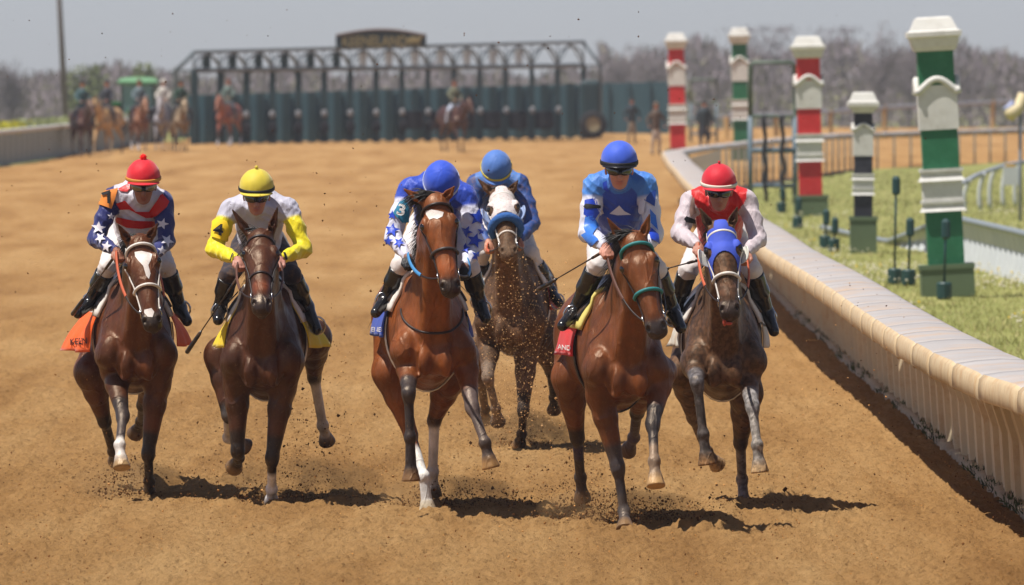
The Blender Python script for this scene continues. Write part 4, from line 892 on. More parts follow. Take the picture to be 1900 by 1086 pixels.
R = [
 dict(Y0=75.0, head=(266, 333, .12), pitch=11, yaw=3, sh=((209, 368, .30), (304, 376, .30)), el=((178, 444, .22), (309, 448, .22)), ha=((217, 466, -.10), (284, 476, -.10)), pel=(250, 432, .80),
  kn=((200, 496, .42), (308, 494, .42)), an=((168, 558, .60), (334, 570, .60)), to=((147, 580, .45), (346, 594, .45)), boot=.18,
  torso=lin(200, 196, 206), sleeve=NAVY, skin=lin(150, 100, 78), helmet=dict(mat=hmat('red_cap', (206, 22, 40)), band=mat('ochre_band', lin(190, 130, 50), rough=.6), pom=.022, pmat=mat('red_pompom', lin(236, 20, 20), rough=.9)), lens=mat('mirror_lens', lin(110, 92, 60), rough=.08, spec=1.0),
  deco=[('poly', [(219, 352), (238, 342), (243, 350), (236, 357), (224, 356)], mR), ('poly', [(215, 378), (232, 372), (252, 392), (276, 392), (292, 372), (298, 362), (312, 374), (292, 402), (270, 404), (240, 388), (222, 388)], mR),
        ('poly', [(213, 401), (226, 404), (250, 409), (286, 410), (288, 420), (262, 424), (236, 422), (218, 413)], mR), ('poly', [(300, 360), (313, 374), (309, 384), (294, 400), (290, 392)], mR),
        ('star', (183, 424, 13, .1), mW), ('star', (187, 443, 10, .6), mW), ('star', (199, 458, 10, .2), mW), ('star', (302, 416, 11, .3), mW), ('star', (309, 448, 12, .5), mW), ('star', (299, 466, 9, .1), mW), ('star', (205, 402, 7, .1), mW)],
  badges=[('number_armband', [(196, 356), (219, 351), (214, 369), (206, 388), (182, 379), (188, 368)], mat('orange_band', lin(214, 128, 52), rough=.8), ('7', 203, 369, 27, -.35, TEXTK))],
  crop=((214, 474, -.14), (134, 584, .35)), crop_label='black riding crop held low by the jockey in the red cap with pompom',
  label='jockey in red cap with pompom and stars and stripes silks, orange armband number 7'),
 dict(Y0=73.8, head=(476, 352, .10), pitch=13, sh=((425, 390, .30), (537, 388, .30)), el=((397, 462, .2), (563, 462, .2)), ha=((441, 482, -.08), (520, 482, -.08)), pel=(482, 450, .82),
  kn=((424, 512, .42), (542, 512, .42)), an=((408, 570, .55), (570, 568, .6)), to=((405, 592, .40), (586, 608, .45)), boot=.1, breech=lin(40, 34, 44),
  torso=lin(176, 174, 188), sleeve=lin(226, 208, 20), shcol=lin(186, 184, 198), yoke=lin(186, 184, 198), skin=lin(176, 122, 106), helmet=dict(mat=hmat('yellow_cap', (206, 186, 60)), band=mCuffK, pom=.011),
  deco=[('poly', [(431, 472), (434, 470), (431, 482), (428, 484)], mCuffK), ('poly', [(439, 474), (442, 472), (440, 488), (437, 489)], mCuffK),
        ('poly', [(518, 472), (522, 471), (525, 484), (522, 486)], mCuffK), ('poly', [(525, 470), (529, 470), (532, 481), (529, 483)], mCuffK)],
  badges=[('number_armband', [(396, 412), (404, 405), (420, 412), (424, 425), (420, 450), (393, 440)], mat('yellow_band', lin(236, 196, 24), rough=.8), ('4', 406, 429, 27, .15, TEXTK))],
  crop=((446, 508, -.05), (346, 655, .25)), crop_label='black riding crop pointing down to the left of the horse in the yellow saddlecloth',
  label='jockey in yellow cap with white vest and yellow sleeves, armband number 4'),
 dict(Y0=72.2, head=(819, 340, .10), pitch=58, facedown=True, sh=((757, 352, .34), (866, 364, .34)), el=((729, 440, .24), (882, 452, .24)), ha=((757, 478, -.08), (862, 496, -.05)), pel=(812, 412, .86),
  kn=((744, 494, .46), (872, 500, .46)), an=((716, 552, .58), (890, 560, .58)), to=((699, 578, .45), (900, 588, .45)), boot=.12,
  torso=ROYAL, sleeve=lin(206, 206, 222), shcol=ROYAL, yoke=ROYAL, helmet=dict(mat=hmat('royal_blue_cap', (44, 80, 196)), band=mat('pale_band', lin(180, 190, 214), rough=.6)), glove=lin(30, 30, 34),
  deco=[('star', (728, 428, 14, .2), mB), ('star', (741, 452, 10, .5), mB), ('star', (886, 404, 17, .1), mB), ('star', (866, 430, 12, .5), mB), ('star', (881, 448, 15, .3), mB), ('star', (864, 462, 10, .2), mB), ('star', (883, 476, 11, .4), mB), ('star', (729, 400, 9, .1), mB), ('star', (722, 448, 9, .1), mB), ('star', (893, 430, 9, .1), mB)],
  badges=[('number_armband', [(731, 396), (742, 376), (752, 370), (758, 390), (756, 412), (745, 414)], mat('teal_band', lin(48, 126, 158), rough=.8), ('3', 744, 392, 25, .25, TEXTW))],
  label='jockey head down in royal blue cap, blue stars on white sleeves, armband number 3'),
 dict(Y0=84.6, head=(921, 314, .12), pitch=48, facedown=True, sh=((880, 342, .34), (967, 342, .34)), el=((876, 410, .22), (988, 414, .22)), ha=((906, 450, -.06), (962, 446, -.06)), pel=(932, 400, .86), silk=M_SILKD,
  kn=((895, 470, .46), (984, 470, .46)), an=((888, 530, .6), (1022, 540, .6)), to=((882, 552, .45), (1036, 560, .45)), boot=.3,
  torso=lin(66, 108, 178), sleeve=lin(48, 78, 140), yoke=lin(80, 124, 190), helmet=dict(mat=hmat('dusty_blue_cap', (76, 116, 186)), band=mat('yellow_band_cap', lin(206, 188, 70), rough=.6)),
  label='jockey in dusty blue cap with yellow band and plain blue silks, at the back'),
 dict(Y0=70.1, head=(1149, 302, .10), pitch=9, yaw=2, sh=((1100, 346, .28), (1200, 344, .28)), el=((1090, 432, .2), (1214, 436, .2)), ha=((1124, 458, -.08), (1200, 458, -.08)), pel=(1146, 448, .80),
  kn=((1108, 492, .42), (1218, 500, .42)), an=((1068, 574, .60), (1248, 574, .60)), to=((1046, 602, .45), (1262, 606, .45)), boot=.14,
  torso=lin(50, 78, 170), sleeve=lin(206, 206, 220), shcol=lin(72, 130, 208), yoke=lin(66, 120, 200), skin=lin(190, 132, 112), helmet=dict(mat=hmat('blue_cap', (58, 92, 204)), band=mCuffK, bw=.03, bd=.012, peak=mat('black_peak', lin(24, 24, 28), rough=.3)),
  deco=[('poly', [(1086, 372), (1104, 368), (1112, 392), (1100, 412), (1084, 398)], mB), ('poly', [(1086, 404), (1098, 400), (1110, 418), (1096, 446), (1084, 424)], mLB), ('poly', [(1080, 436), (1094, 430), (1112, 446), (1098, 458)], mLB),
        ('poly', [(1206, 358), (1216, 352), (1214, 384), (1196, 372)], mN), ('poly', [(1206, 388), (1216, 400), (1220, 430), (1208, 414)], mLB), ('poly', [(1204, 420), (1220, 436), (1222, 452), (1206, 444)], mB),
        ('poly', [(1149, 380), (1158, 391), (1170, 398), (1146, 399), (1132, 396)], mW), ('poly', [(1118, 340), (1128, 336), (1130, 356), (1120, 352)], mB), ('poly', [(1100, 368), (1114, 372), (1122, 396), (1112, 400)], mW), ('poly', [(1188, 376), (1200, 366), (1196, 396), (1186, 398)], mW)],
  badges=[('armband', [(1084, 384), (1088, 379), (1112, 382), (1112, 387), (1088, 388)], mCuffK, None)],
  crop=((1128, 462, -.10), (998, 538, .10)), crop_label='black riding crop pointing left from the hand of the jockey in blue and white diamonds',
  label='jockey in bright blue cap and blue and white diamond silks with white breeches'),
 dict(Y0=73.0, head=(1334, 343, .10), pitch=12, yaw=3, sh=((1280, 374, .30), (1388, 374, .30)), el=((1261, 434, .2), (1406, 444, .2)), ha=((1296, 456, -.08), (1384, 470, -.08)), pel=(1336, 440, .82),
  kn=((1276, 502, .42), (1396, 502, .42)), an=((1254, 570, .60), (1424, 580, .60)), to=((1248, 592, .45), (1435, 612, .45)), boot=.1,
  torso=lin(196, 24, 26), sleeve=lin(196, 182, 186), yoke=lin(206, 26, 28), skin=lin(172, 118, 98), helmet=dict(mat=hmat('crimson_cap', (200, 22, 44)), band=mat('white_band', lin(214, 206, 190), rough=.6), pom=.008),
  deco=[('poly', [(1283, 372), (1288, 366), (1290, 395), (1280, 404), (1278, 392)], mat('mud_spot', lin(150, 120, 110), rough=.7))],
  badges=[('armband', [(1269, 407), (1273, 402), (1294, 410), (1293, 415), (1272, 413)], mCuffK, None)],
  crop=((1292, 484, -.05), (1222, 503, .3)), crop_label='thin riding crop between the two rightmost horses',
  label='jockey in crimson cap with white band, red vest and muddy white sleeves, beside the rail'),
]
H4roll = mat('blue_fleece', lin(52, 96, 160), rough=.95, bump=.6, bscale=60, bdist=.01)
# ------------------------------------------------------------------ ground
def vnoise(x, y, sc, seed):
    g = np.random.default_rng(seed); G = g.uniform(-1, 1, (256, 256)); u = x / sc; v = y / sc; i = np.floor(u).astype(int); j = np.floor(v).astype(int); fu = u - i; fv = v - j
    fu = fu * fu * (3 - 2 * fu); fv = fv * fv * (3 - 2 * fv); q = lambda a, b: G[a % 256, b % 256]
    return (q(i, j) * (1 - fu) + q(i + 1, j) * fu) * (1 - fv) + (q(i, j + 1) * (1 - fu) + q(i + 1, j + 1) * fu) * fv
RB = np.array([(0, 3.6), (60, 3.45), (75, 3.37), (100, 3.36), (122, 3.38), (182, 3.6), (235, 3.75), (262, 5.0), (284, 6.8), (314, 9.8), (342, 16.4), (356, 26), (366, 45), (372, 80)])
def curb_x(Y): return np.interp(Y, RB[:, 0], RB[:, 1])
def ground_z(x, y):
    far = np.clip((y - 540) / 200, 0, 1); return -2.6 * far * far * (3 - 2 * far) + .10 * vnoise(x, y, 23, 3) * np.clip((y - 120) / 100, 0, 1) * (y < 540)
def dirt_material():
    m = bpy.data.materials.new('track_dirt'); m.use_nodes = True; N = m.node_tree.nodes; L = m.node_tree.links; b = N['Principled BSDF']
    b.inputs['Roughness'].default_value = .95; b.inputs['Specular IOR Level'].default_value = .12
    tc = N.new('ShaderNodeTexCoord'); 
    def noise(sc, det, st=(1, 1, 1), rough=.6):
        mp = N.new('ShaderNodeMapping'); mp.inputs['Scale'].default_value = st; L.new(tc.outputs['Object'], mp.inputs[0])
        n = N.new('ShaderNodeTexNoise'); n.inputs['Scale'].default_value = sc; n.inputs['Detail'].default_value = det; n.inputs['Roughness'].default_value = rough; L.new(mp.outputs[0], n.inputs['Vector']); return n
    def ramp(src, *st):
        r = N.new('ShaderNodeValToRGB'); r.color_ramp.elements.remove(r.color_ramp.elements[0]); r.color_ramp.elements[0].position = st[0][0]; r.color_ramp.elements[0].color = (*st[0][1], 1)
        for p, c in st[1:]: e = r.color_ramp.elements.new(p); e.color = (*c, 1)
        L.new(src, r.inputs[0]); return r
    A = ramp(noise(.8, 7, (1.0, .07, 1), .68).outputs[0], (.32, lin(146, 107, 62)), (.47, lin(168, 128, 79)), (.66, lin(185, 147, 97)))
    Bn = ramp(noise(26, 8, (1, .14, 1), .75).outputs[0], (.33, (.45, .42, .38)), (.45, (.92, .92, .92)), (.6, (1.02, 1.02, 1.02)), (.75, (1.1, 1.1, 1.1)))
    mx = N.new('ShaderNodeMix'); mx.data_type = 'RGBA'; mx.blend_type = 'MULTIPLY'; mx.inputs[0].default_value = 1; L.new(A.outputs[0], mx.inputs[6]); L.new(Bn.outputs[0], mx.inputs[7])
    v = N.new('ShaderNodeTexVoronoi'); v.inputs['Scale'].default_value = 9; L.new(tc.outputs['Object'], v.inputs['Vector'])
    vr = ramp(v.outputs['Distance'], (.04, (.40, .37, .34)), (.11, (1, 1, 1)))
    m2 = N.new('ShaderNodeMix'); m2.data_type = 'RGBA'; m2.blend_type = 'MULTIPLY'; m2.inputs[0].default_value = .8; L.new(mx.outputs[2], m2.inputs[6]); L.new(vr.outputs[0], m2.inputs[7])
    L.new(m2.outputs[2], b.inputs['Base Color'])
    bp = N.new('ShaderNodeBump'); bp.inputs['Strength'].default_value = 1.0; bp.inputs['Distance'].default_value = .035; L.new(noise(30, 8, (1, .4, 1), .8).outputs[0], bp.inputs['Height']); L.new(bp.outputs[0], b.inputs['Normal'])
    return m
M_DIRT = dirt_material()
HOOVES = [P(277, 924, 75.6), P(504, 938, 74.2), P(793, 950, 73.0), P(812, 925, 73.9), P(963, 830, 85.5), P(1160, 984, 70.1), P(1081, 930, 73.), P(1381, 940, 73.9), P(960, 960, 71), P(330, 900, 77), P(700, 1010, 68.), P(1300, 985, 70)]
ys = [40.0]
while ys[-1] < 560: y_ = ys[-1]; ys.append(y_ + (.5 if y_ < 60 else .032 if y_ < 80 else .032 * (y_ / 80) ** 3.1))
ys = np.array(ys); a_ = np.concatenate([np.linspace(0, .0999, 24)[:-1], np.linspace(.1, 1, 430)])
XLn = -np.minimum(.054 * ys + .6, 14.8); XF = np.full(len(ys), -15.2) + np.clip((ys - 324) / 120, 0, 1) * 1.4; XLn = np.maximum(XLn, XF + .2); XR_ = curb_x(ys); XR_ = np.where(ys > 372, 80, XR_)
Xg = np.where(a_[None, :] < .1, XF[:, None] + (XLn - XF)[:, None] * a_[None, :] / .1, XLn[:, None] + (XR_ - XLn)[:, None] * (a_[None, :] - .1) / .9); Yg = np.repeat(ys[:, None], len(a_), 1)
Zg = .018 * vnoise(Xg, Yg * .6, .9, 11) + .012 * vnoise(Xg, Yg * .7, .28, 12) + (.016 * vnoise(Xg, Yg, .11, 13) + .026 * np.maximum(0, vnoise(Xg, Yg * .8, .055, 14) - .15)) * (Yg < 130) + .007 * rng.normal(0, 1, Xg.shape) * (Yg < 100) + .022 * vnoise(Xg, Yg * .12, 1.6, 15) * np.clip((Yg - 84) / 30, 0, 1)
Zg += .006 * np.sin(Xg * 2 * np.pi / .34 + 2.5 * vnoise(Xg, Yg * .2, 1.5, 17)) * (Yg < 130) + .018 * vnoise(Xg, Yg * .08, 3, 18) * np.clip((Yg - 80) / 60, 0, 1)
Zg += ground_z(Xg, Yg)
for h_ in HOOVES:
    for q in range(9):
        cx_ = h_[0] + rng.normal(0, .35) * (q > 0); cy_ = h_[1] + (rng.uniform(-.2, 2.6)) * (q > 0); d2 = ((Xg - cx_) ** 2 + ((Yg - cy_)) ** 2); rr = rng.uniform(.07, .11)
        Zg += -.030 * np.exp(-d2 / rr ** 2) + .026 * np.exp(-((np.sqrt(d2) - rr * 1.7) / (rr * .55)) ** 2)
Zg -= .004
nr, nc = Xg.shape; idx = np.arange(nr * nc).reshape(nr, nc); Fq = np.stack([idx[:-1, :-1], idx[:-1, 1:], idx[1:, 1:], idx[1:, :-1]], -1).reshape(-1, 4)
o = mesh_from('dirt_track', np.stack([Xg, Yg, Zg], -1).reshape(-1, 3), Fq, M_DIRT); tag(o, kind='structure')

# infield grass and the land beyond: one sheet to the horizon
def grass_material():
    m = bpy.data.materials.new('grass_ground'); m.use_nodes = True; N = m.node_tree.nodes; L = m.node_tree.links; b = N['Principled BSDF']; b.inputs['Roughness'].default_value = .9; b.inputs['Specular IOR Level'].default_value = .15
    tc = N.new('ShaderNodeTexCoord'); n = N.new('ShaderNodeTexNoise'); n.inputs['Scale'].default_value = .5; n.inputs['Detail'].default_value = 9; n.inputs['Roughness'].default_value = .7; L.new(tc.outputs['Object'], n.inputs['Vector'])
    r = N.new('ShaderNodeValToRGB'); r.color_ramp.elements[0].position = .3; r.color_ramp.elements[0].color = (*lin(112, 116, 62), 1); r.color_ramp.elements[1].position = .7; r.color_ramp.elements[1].color = (*lin(158, 152, 98), 1)
    e = r.color_ramp.elements.new(.5); e.color = (*lin(134, 136, 78), 1); L.new(n.outputs[0], r.inputs[0]); L.new(r.outputs[0], b.inputs['Base Color'])
    bp = N.new('ShaderNodeBump'); bp.inputs['Strength'].default_value = .8; bp.inputs['Distance'].default_value = .05; n2 = N.new('ShaderNodeTexNoise'); n2.inputs['Scale'].default_value = 14; L.new(tc.outputs['Object'], n2.inputs['Vector']); L.new(n2.outputs[0], bp.inputs['Height']); L.new(bp.outputs[0], b.inputs['Normal'])
    return m
M_GRASS = grass_material()
yy = np.concatenate([np.array([-30, 0, 20, 40]), np.linspace(55, 560, 230), np.linspace(570, 800, 24), np.array([900, 1100, 1500, 2200, 3500])]); xx = np.concatenate([np.array([-1500, -600, -250, -120, -60, -30]), np.linspace(-20, 40, 130), np.array([50, 70, 120, 250, 600, 1500])])
Xm, Ym = np.meshgrid(xx, yy); curb = curb_x(Ym); inside = (Xm < curb + .02) | ((Ym > 366)); Zm = ground_z(Xm, Ym); inside &= (Ym < 562) & (Xm > -20) & (Xm < 90)
Zm = np.where(inside, Zm - .16, Zm + .01 * vnoise(Xm, Ym, 1.3, 5))
nr, nc = Xm.shape; idx = np.arange(nr * nc).reshape(nr, nc); Fq = np.stack([idx[:-1, :-1], idx[:-1, 1:], idx[1:, 1:], idx[1:, :-1]], -1).reshape(-1, 4)
tag(mesh_from('ground', np.stack([Xm, Ym, Zm], -1).reshape(-1, 3), Fq, M_GRASS), kind='structure')

# grass blades, clover flowers
g = np.random.default_rng(21); n = 120000
Yb = 62 + 250 * g.uniform(0, 1, n) ** 1.6; Xb = curb_x(Yb) + .55 + g.uniform(0, 1, n) ** .8 * (.085 * Yb - 2.5); m_ = (Xb < .085 * Yb + 1.5) & (Xb > curb_x(Yb) + .5); Xb, Yb = Xb[m_], Yb[m_]; n = len(Xb)
hgt = g.uniform(.03, .075, n) * (1 + .5 * (vnoise(Xb, Yb * .5, 2.0, 8) > .2)); wd = g.uniform(.003, .006, n) * np.maximum(1, Yb / 90); th = g.uniform(0, 2 * np.pi, n); ln = g.normal(0, .03, (n, 2)); Zb = ground_z(Xb, Yb)
V = np.zeros((n, 3, 3)); V[:, 0] = np.stack([Xb - wd * np.cos(th), Yb - wd * np.sin(th), Zb - .01], 1); V[:, 1] = np.stack([Xb + wd * np.cos(th), Yb + wd * np.sin(th), Zb - .01], 1); V[:, 2] = np.stack([Xb + ln[:, 0], Yb + ln[:, 1], Zb + hgt], 1)
gc = np.where(g.uniform(0, 1, (n, 1)) < .6, lin(132, 132, 72), lin(182, 170, 122)) * g.uniform(.75, 1.2, (n, 1))
M_BLADE = mat('grass_blade', rough=.7, spec=.2, usecol=True)
o = mesh_from('grass', V.reshape(-1, 3), np.arange(n * 3).reshape(n, 3), M_BLADE, None, False, np.repeat(gc, 3, 0)); tag(o, 'long spring grass growing behind the rail', 'grass', kind='stuff')
mb = MB(); n = 7000; k = 0
while k < n:
    y_ = 92 + 130 * g.uniform() ** 1.3; x_ = curb_x(y_) + .6 + g.uniform() * (.049 * y_ - curb_x(y_))
    if x_ > .048 * y_ + 1: k += 1; continue
    if vnoise(np.array([x_]), np.array([y_ * .35]), 1.6, 44)[0] < -.02: k += 1; continue
    r_ = g.uniform(.010, .021); z_ = g.uniform(.05, .13); c_ = lin(206, 200, 176) if g.uniform() < .9 else lin(214, 180, 40)
    V = np.array([(1, 0, 0), (-1, 0, 0), (0, 1, 0), (0, -1, 0), (0, 0, 1), (0, 0, -1)]) * r_ + (x_, y_, z_); mb.add(V, [(0, 2, 4), (2, 1, 4), (1, 3, 4), (3, 0, 4), (2, 0, 5), (1, 2, 5), (3, 1, 5), (0, 3, 5)], 0, c_); k += 1
o = mb.build('clover_flowers', mat('flower', rough=.8, usecol=True), usecol=True); tag(o, 'white clover heads and yellow dandelions in the grass', 'flowers', kind='stuff')

# ------------------------------------------------------------------ running rail beside the track
LIP = np.array([(30, 3.9), (50, 3.35), (60, 3.12), (65, 2.97), (67.6, 2.84), (72, 2.74), (78, 2.69), (92.8, 2.68), (114.6, 2.62), (150, 2.68), (182, 2.85), (225, 3.14), (248, 3.35), (262, 4.2), (284, 6.0), (314, 9.0), (342, 15.6), (356, 25), (366, 44), (372, 79)])
def lip_x(Y): return np.interp(Y, LIP[:, 0], LIP[:, 1])
def rail_mat():
    m = mat('rail_plastic', lin(176, 170, 166), rough=.45, spec=.4, nscale=1.2, namt=.1, bump=.15, bscale=3, bdist=.02, dirt=lin(190, 152, 108), dirtamt=.7, dirtscale=1.1); return m
M_RAIL = rail_mat(); M_RAILS = mat('rail_side', lin(200, 178, 142), rough=.55, nscale=6, namt=.16, stretch=(1, 2.5, .35), bump=.12, bscale=4, dirt=lin(170, 126, 74), dirtamt=.8, dirtscale=5); M_SKIRT = mat('rail_skirt', lin(212, 196, 164), rough=.6, nscale=3, namt=.12, dirt=lin(170, 128, 76), dirtamt=.6, dirtscale=3)
M_SEAM = mat('seam', lin(60, 54, 46), rough=.9)
rail = empty('running_rail', (3.1, 75, 0), 'white plastic running rail with rounded cap, stained by the track dirt', 'rail')
seg = 2.5; y0 = 40.0; capm = []; mbc = MB(); prof = [(0.015, .90), (0.0, .915), (-.004, .98), (.004, 1.035), (.03, 1.062), (.14, 1.078), (.30, 1.09), (.44, 1.085), (.50, 1.06), (.51, 1.0)]
Ysec = []
while y0 < 372:
    L_ = seg if y0 < 250 else seg * 1.2; k = 6
    Vs = []
    for i in range(k + 1):
        t = i / k; Y = y0 + (L_ - .035) * t; e = 1.0 + .005 * (1 - (2 * t - 1) ** 4); x0 = lip_x(Y); dx = (lip_x(Y + .2) - lip_x(Y - .2)) / .4; nx, ny = unit(np.array([1, -dx, 0]))[:2]
        for (u, z) in prof: Vs.append((x0 + u * nx, Y + u * ny, (z - 1) * e + 1 + .006 * math.sin(y0 * 7.3) - .012 * (t < .01)))
    F = []; pn = len(prof)
    for i in range(k):
        for j in range(pn - 1): F.append((i * pn + j, (i + 1) * pn + j, (i + 1) * pn + j + 1, i * pn + j + 1)); capm.append(0 if j < 4 else 1)
    capm += [0, 0]; F += [tuple(range(pn)), tuple(range(k * pn, (k + 1) * pn))[::-1]]
    mbc.add(Vs, F); y0 += L_ * (1.0 if dx < .5 else 1 / math.sqrt(1 + dx * dx)) if y0 > 340 else L_
mbc.M = capm; o = mbc.build('cap', [M_RAILS, M_RAIL], rail, True); 
mbk = MB(); Yk = np.arange(40, 250, .5)                        # ribbed skirt
rib = 1.42; V = []; F = []
Yr = []; 
for Y in np.arange(44, 236, rib): Yr += [(Y, -.030), (Y + rib * .5, -.012), (Y + rib * .51, .006), (Y + rib * .985, .010)]
for Y, du in Yr:
    x = curb_x(Y) + .02 + du; lx = lip_x(Y) + .44 + du
    for z in (.0, .45, .75, 1.02): V.append((x + (lx - x) * (max(0, (z - .3)) / .72) ** 1.4, Y, z))
for i in range(len(Yr) - 1):
    for j in range(3): F.append((i * 4 + j, (i + 1) * 4 + j, (i + 1) * 4 + j + 1, i * 4 + j + 1))
mesh_from('skirt', V, F, M_SKIRT, rail, False)
for Y in np.arange(238, 372, 2.4): x = curb_x(Y) - .1; MB().box((x, Y - .03, -.1), (x + .06, Y + .03, 1.0)).build('post', mat('grey_post', lin(150, 146, 138), rough=.6), rail)
mb = MB(); V = []; F = []; Yc = np.arange(40, 300, .16); g = np.random.default_rng(4)
for i, Y in enumerate(Yc):
    x = curb_x(Y); q = g.normal(0, .007, 4)
    V += [(x - .06 + q[0], Y, -.05), (x - .055 + q[1], Y, .045 + q[2]), (x + .02, Y, .055 + q[3]), (x + .08, Y, -.05)]
for i in range(len(Yc) - 1):
    for j in range(3): F.append((i * 4 + j, (i + 1) * 4 + j, (i + 1) * 4 + j + 1, i * 4 + j + 1))
tag(mesh_from('kerb', V, F, mat('kerb_stone', lin(176, 158, 132), rough=.85, nscale=9, namt=.2, bump=.4, bscale=20)), kind='structure')
# weeds along the kerb
mb = MB(); g = np.random.default_rng(31)
for Y in [70.5, 73, 74.1, 77, 79.5, 80.2, 86, 87, 88.2, 90, 95, 99, 104, 107, 112, 118, 121, 126, 130]:
    for k in range(110):
        p = np.array([curb_x(Y) - .02 + g.normal(0, .025), Y + g.normal(0, .5), .0]); d = unit(g.normal(0, .5, 3) + (0, 0, 1)); s_ = g.uniform(.02, .10); w_ = unit(np.cross(d, g.normal(0, 1, 3))) * .006
        mb.add([p - w_ * .4, p + w_ * .4, p + d * s_ * .6 + w_, p + d * s_, p + d * s_ * .6 - w_], [(0, 1, 2, 3, 4)], 0, lin(74, 84, 46) * g.uniform(.6, 1.3))
tag(mb.build('weeds', M_BLADE, usecol=True), 'green weeds sprouting along the foot of the rail', 'weeds', kind='stuff')

# outer rail on the left with its hedge
M_OUT = mat('outer_rail', lin(132, 142, 136), rough=.6, nscale=2, namt=.08); M_PALE = mat('pale_paint', lin(206, 204, 198), rough=.6, nscale=3, namt=.06)
left = empty('outer_rail', (-15.3, 330, 0), 'pale grey-green outer rail of the track on the far left, curving towards the gate', 'rail')
mb = MB(); mc = MB(); Yo = np.arange(150, 436, 3.0); xo = lambda Y: -15.4 + max(0, min(1, (Y - 324) / 120)) * 1.5
for i in range(len(Yo) - 1):
    a, b = Yo[i], Yo[i + 1]; mb.add([(xo(a), a, 0), (xo(b), b, 0), (xo(b), b, .98), (xo(a), a, .98)], [(0, 1, 2, 3)])
    for x_ in (xo(a),): mb.box((x_ - .04, a - .04, 0), (x_ + .02, a + .04, .98))
mc.tube([(xo(Y), Y, 1.02) for Y in Yo], .075, 8); mb.build('panel', M_OUT, left); mc.build('cap', M_PALE, left, True)
mb = MB(); g = np.random.default_rng(12)
for k in range(9000):
    Y = g.uniform(318, 420); p = np.array([xo(Y) - .7 + g.normal(0, .22), Y, g.uniform(.5, 1.25)]); d = unit(g.normal(0, 1, 3)) * .07; e = unit(g.normal(0, 1, 3)) * .07
    mb.add([p, p + d, p + d + e, p + e], [(0, 1, 2, 3)], 0, (lin(186, 178, 48) if Y < 352 else lin(150, 156, 110)) * g.uniform(.6, 1.2))
tag(mb.build('hedge', M_BLADE, usecol=True), 'low yellow flowering hedge behind the outer rail at far left', 'hedge')

# outer fence far right
fen = empty('wire_fence', (20, 500, 0), 'grey wire fence on yellow posts far behind the right side of the track', 'fence')
mb = MB(); pa = [P(1330, 218, 470), P(1540, 208, 478), P(1640, 200, 484), P(1840, 190, 494), P(1960, 184, 500)]
mb.tube(pa, .10, 6); mb.tube([p - np.array([0, 0, .5]) for p in pa], .03, 6); mb.build('wire', mat('galvanised', lin(150, 152, 160), rough=.5), fen)
for x_, yt, yb, Y in ((1348, 216, 262, 470), (1440, 212, 258, 474), (1541, 204, 252, 478), (1641, 196, 248, 484), (1740, 193, 244, 489), (1842, 186, 240, 494), (1935, 182, 236, 499)):
    mb = MB(); a, b = P(x_, yb, Y), P(x_, yt, Y); mb.tube([a - np.array([0, 0, .6]), b], .10, 8); mb.build('fence_post', mat('yellow_post', lin(190, 158, 104), rough=.7), fen)

# ------------------------------------------------------------------ striped distance posts
def striped_post(x, Y, bands, color, label, name='furlong_post', w=.46, H=3.6, lean=0.0, zs=1.0, plc=(92, 108, 82)):
    mC = mat('paint_%d_%d_%d' % color, lin(*color), rough=.55, nscale=3, namt=.12, bump=.2, bscale=5, dirt=lin(*[min(255, c + 40) for c in color]), dirtamt=.3, dirtscale=4); mW2 = mat('post_white', lin(208, 206, 200), rough=.65, nscale=4, namt=.08, bump=.25, bscale=9, dirt=lin(150, 140, 122), dirtamt=.35, dirtscale=3); mP = mat('plinth_green', lin(*plc), rough=.7, nscale=3, namt=.08)
    z0 = float(ground_z(np.array([x]), np.array([Y]))[0]); r = empty(name, (x, Y, z0), label, 'distance post', 'striped posts along the inside rail')
    base = np.array([x, Y, z0]); h = w / 2
    def sq(mb, z1, z2, h1, h2=None, m=0): h2 = h1 if h2 is None else h2; mb.lathe([(h1, z1 * zs), (h2, z2 * zs)], base, 4, m, square=True)
    pl = bands['plinth']; mb = MB(); sq(mb, 0, pl - .06, bands.get('pw', .33)); sq(mb, pl - .06, pl, bands.get('pw', .33) + .015); mb.build('plinth', mP, r)
    mb = MB()
    for a, b, c in bands['b']: sq(mb, a, b, h if c == 1 else h * 1.10, m=c)
    mb.build('shaft', [mW2, mC], r)
    mb = MB()
    for a, b in bands['mould']:
        d = b - a; sq(mb, a, a + d * .35, h * 1.28, h * 1.12); sq(mb, a + d * .35, a + d * .75, h * 1.12, h * 1.12); sq(mb, a + d * .75, b, h * 1.2, h * 1.2)
    if bands['mould']: mb.build('moulding', mW2, r)
    za, zb = bands['arch']; mb = MB()
    for k in range(4):
        c_, s_ = math.cos(k * math.pi / 2), math.sin(k * math.pi / 2); pts = []
        for t in np.linspace(-1, 1, 21):
            u = t * h * 1.28; z = za + (zb - za) * (.5 + .5 * math.cos(t * math.pi * .92)) ** .8 + (.05 * max(0, abs(t) - .85) / .15); v = -h * 1.12
            pts.append(base + np.array([u * c_ - v * s_, u * s_ + v * c_, z * zs]))
        mb.tube(pts, .045 * w / .46, 6)
    mb.build('arch_moulding', mW2, r, True)
    ct = bands['cap']; mb = MB(); cw = bands['cw'] / 2
    mb.lathe([(h * 1.12, ct[0] * zs), (h * 1.25, (ct[0] + .06) * zs), (cw * .88, (ct[1] - .03) * zs), (cw * .9, ct[1] * zs), (cw, (ct[1] + .02) * zs), (cw, (ct[1] + .08) * zs), (cw * .86, (ct[1] + .10) * zs), (cw * .66, (ct[2] - .02) * zs), (cw * .55, ct[2] * zs)], base, 4, square=True); mb.build('cap', mW2, r)
    r.rotation_euler = (0, lean, 0.0); return r
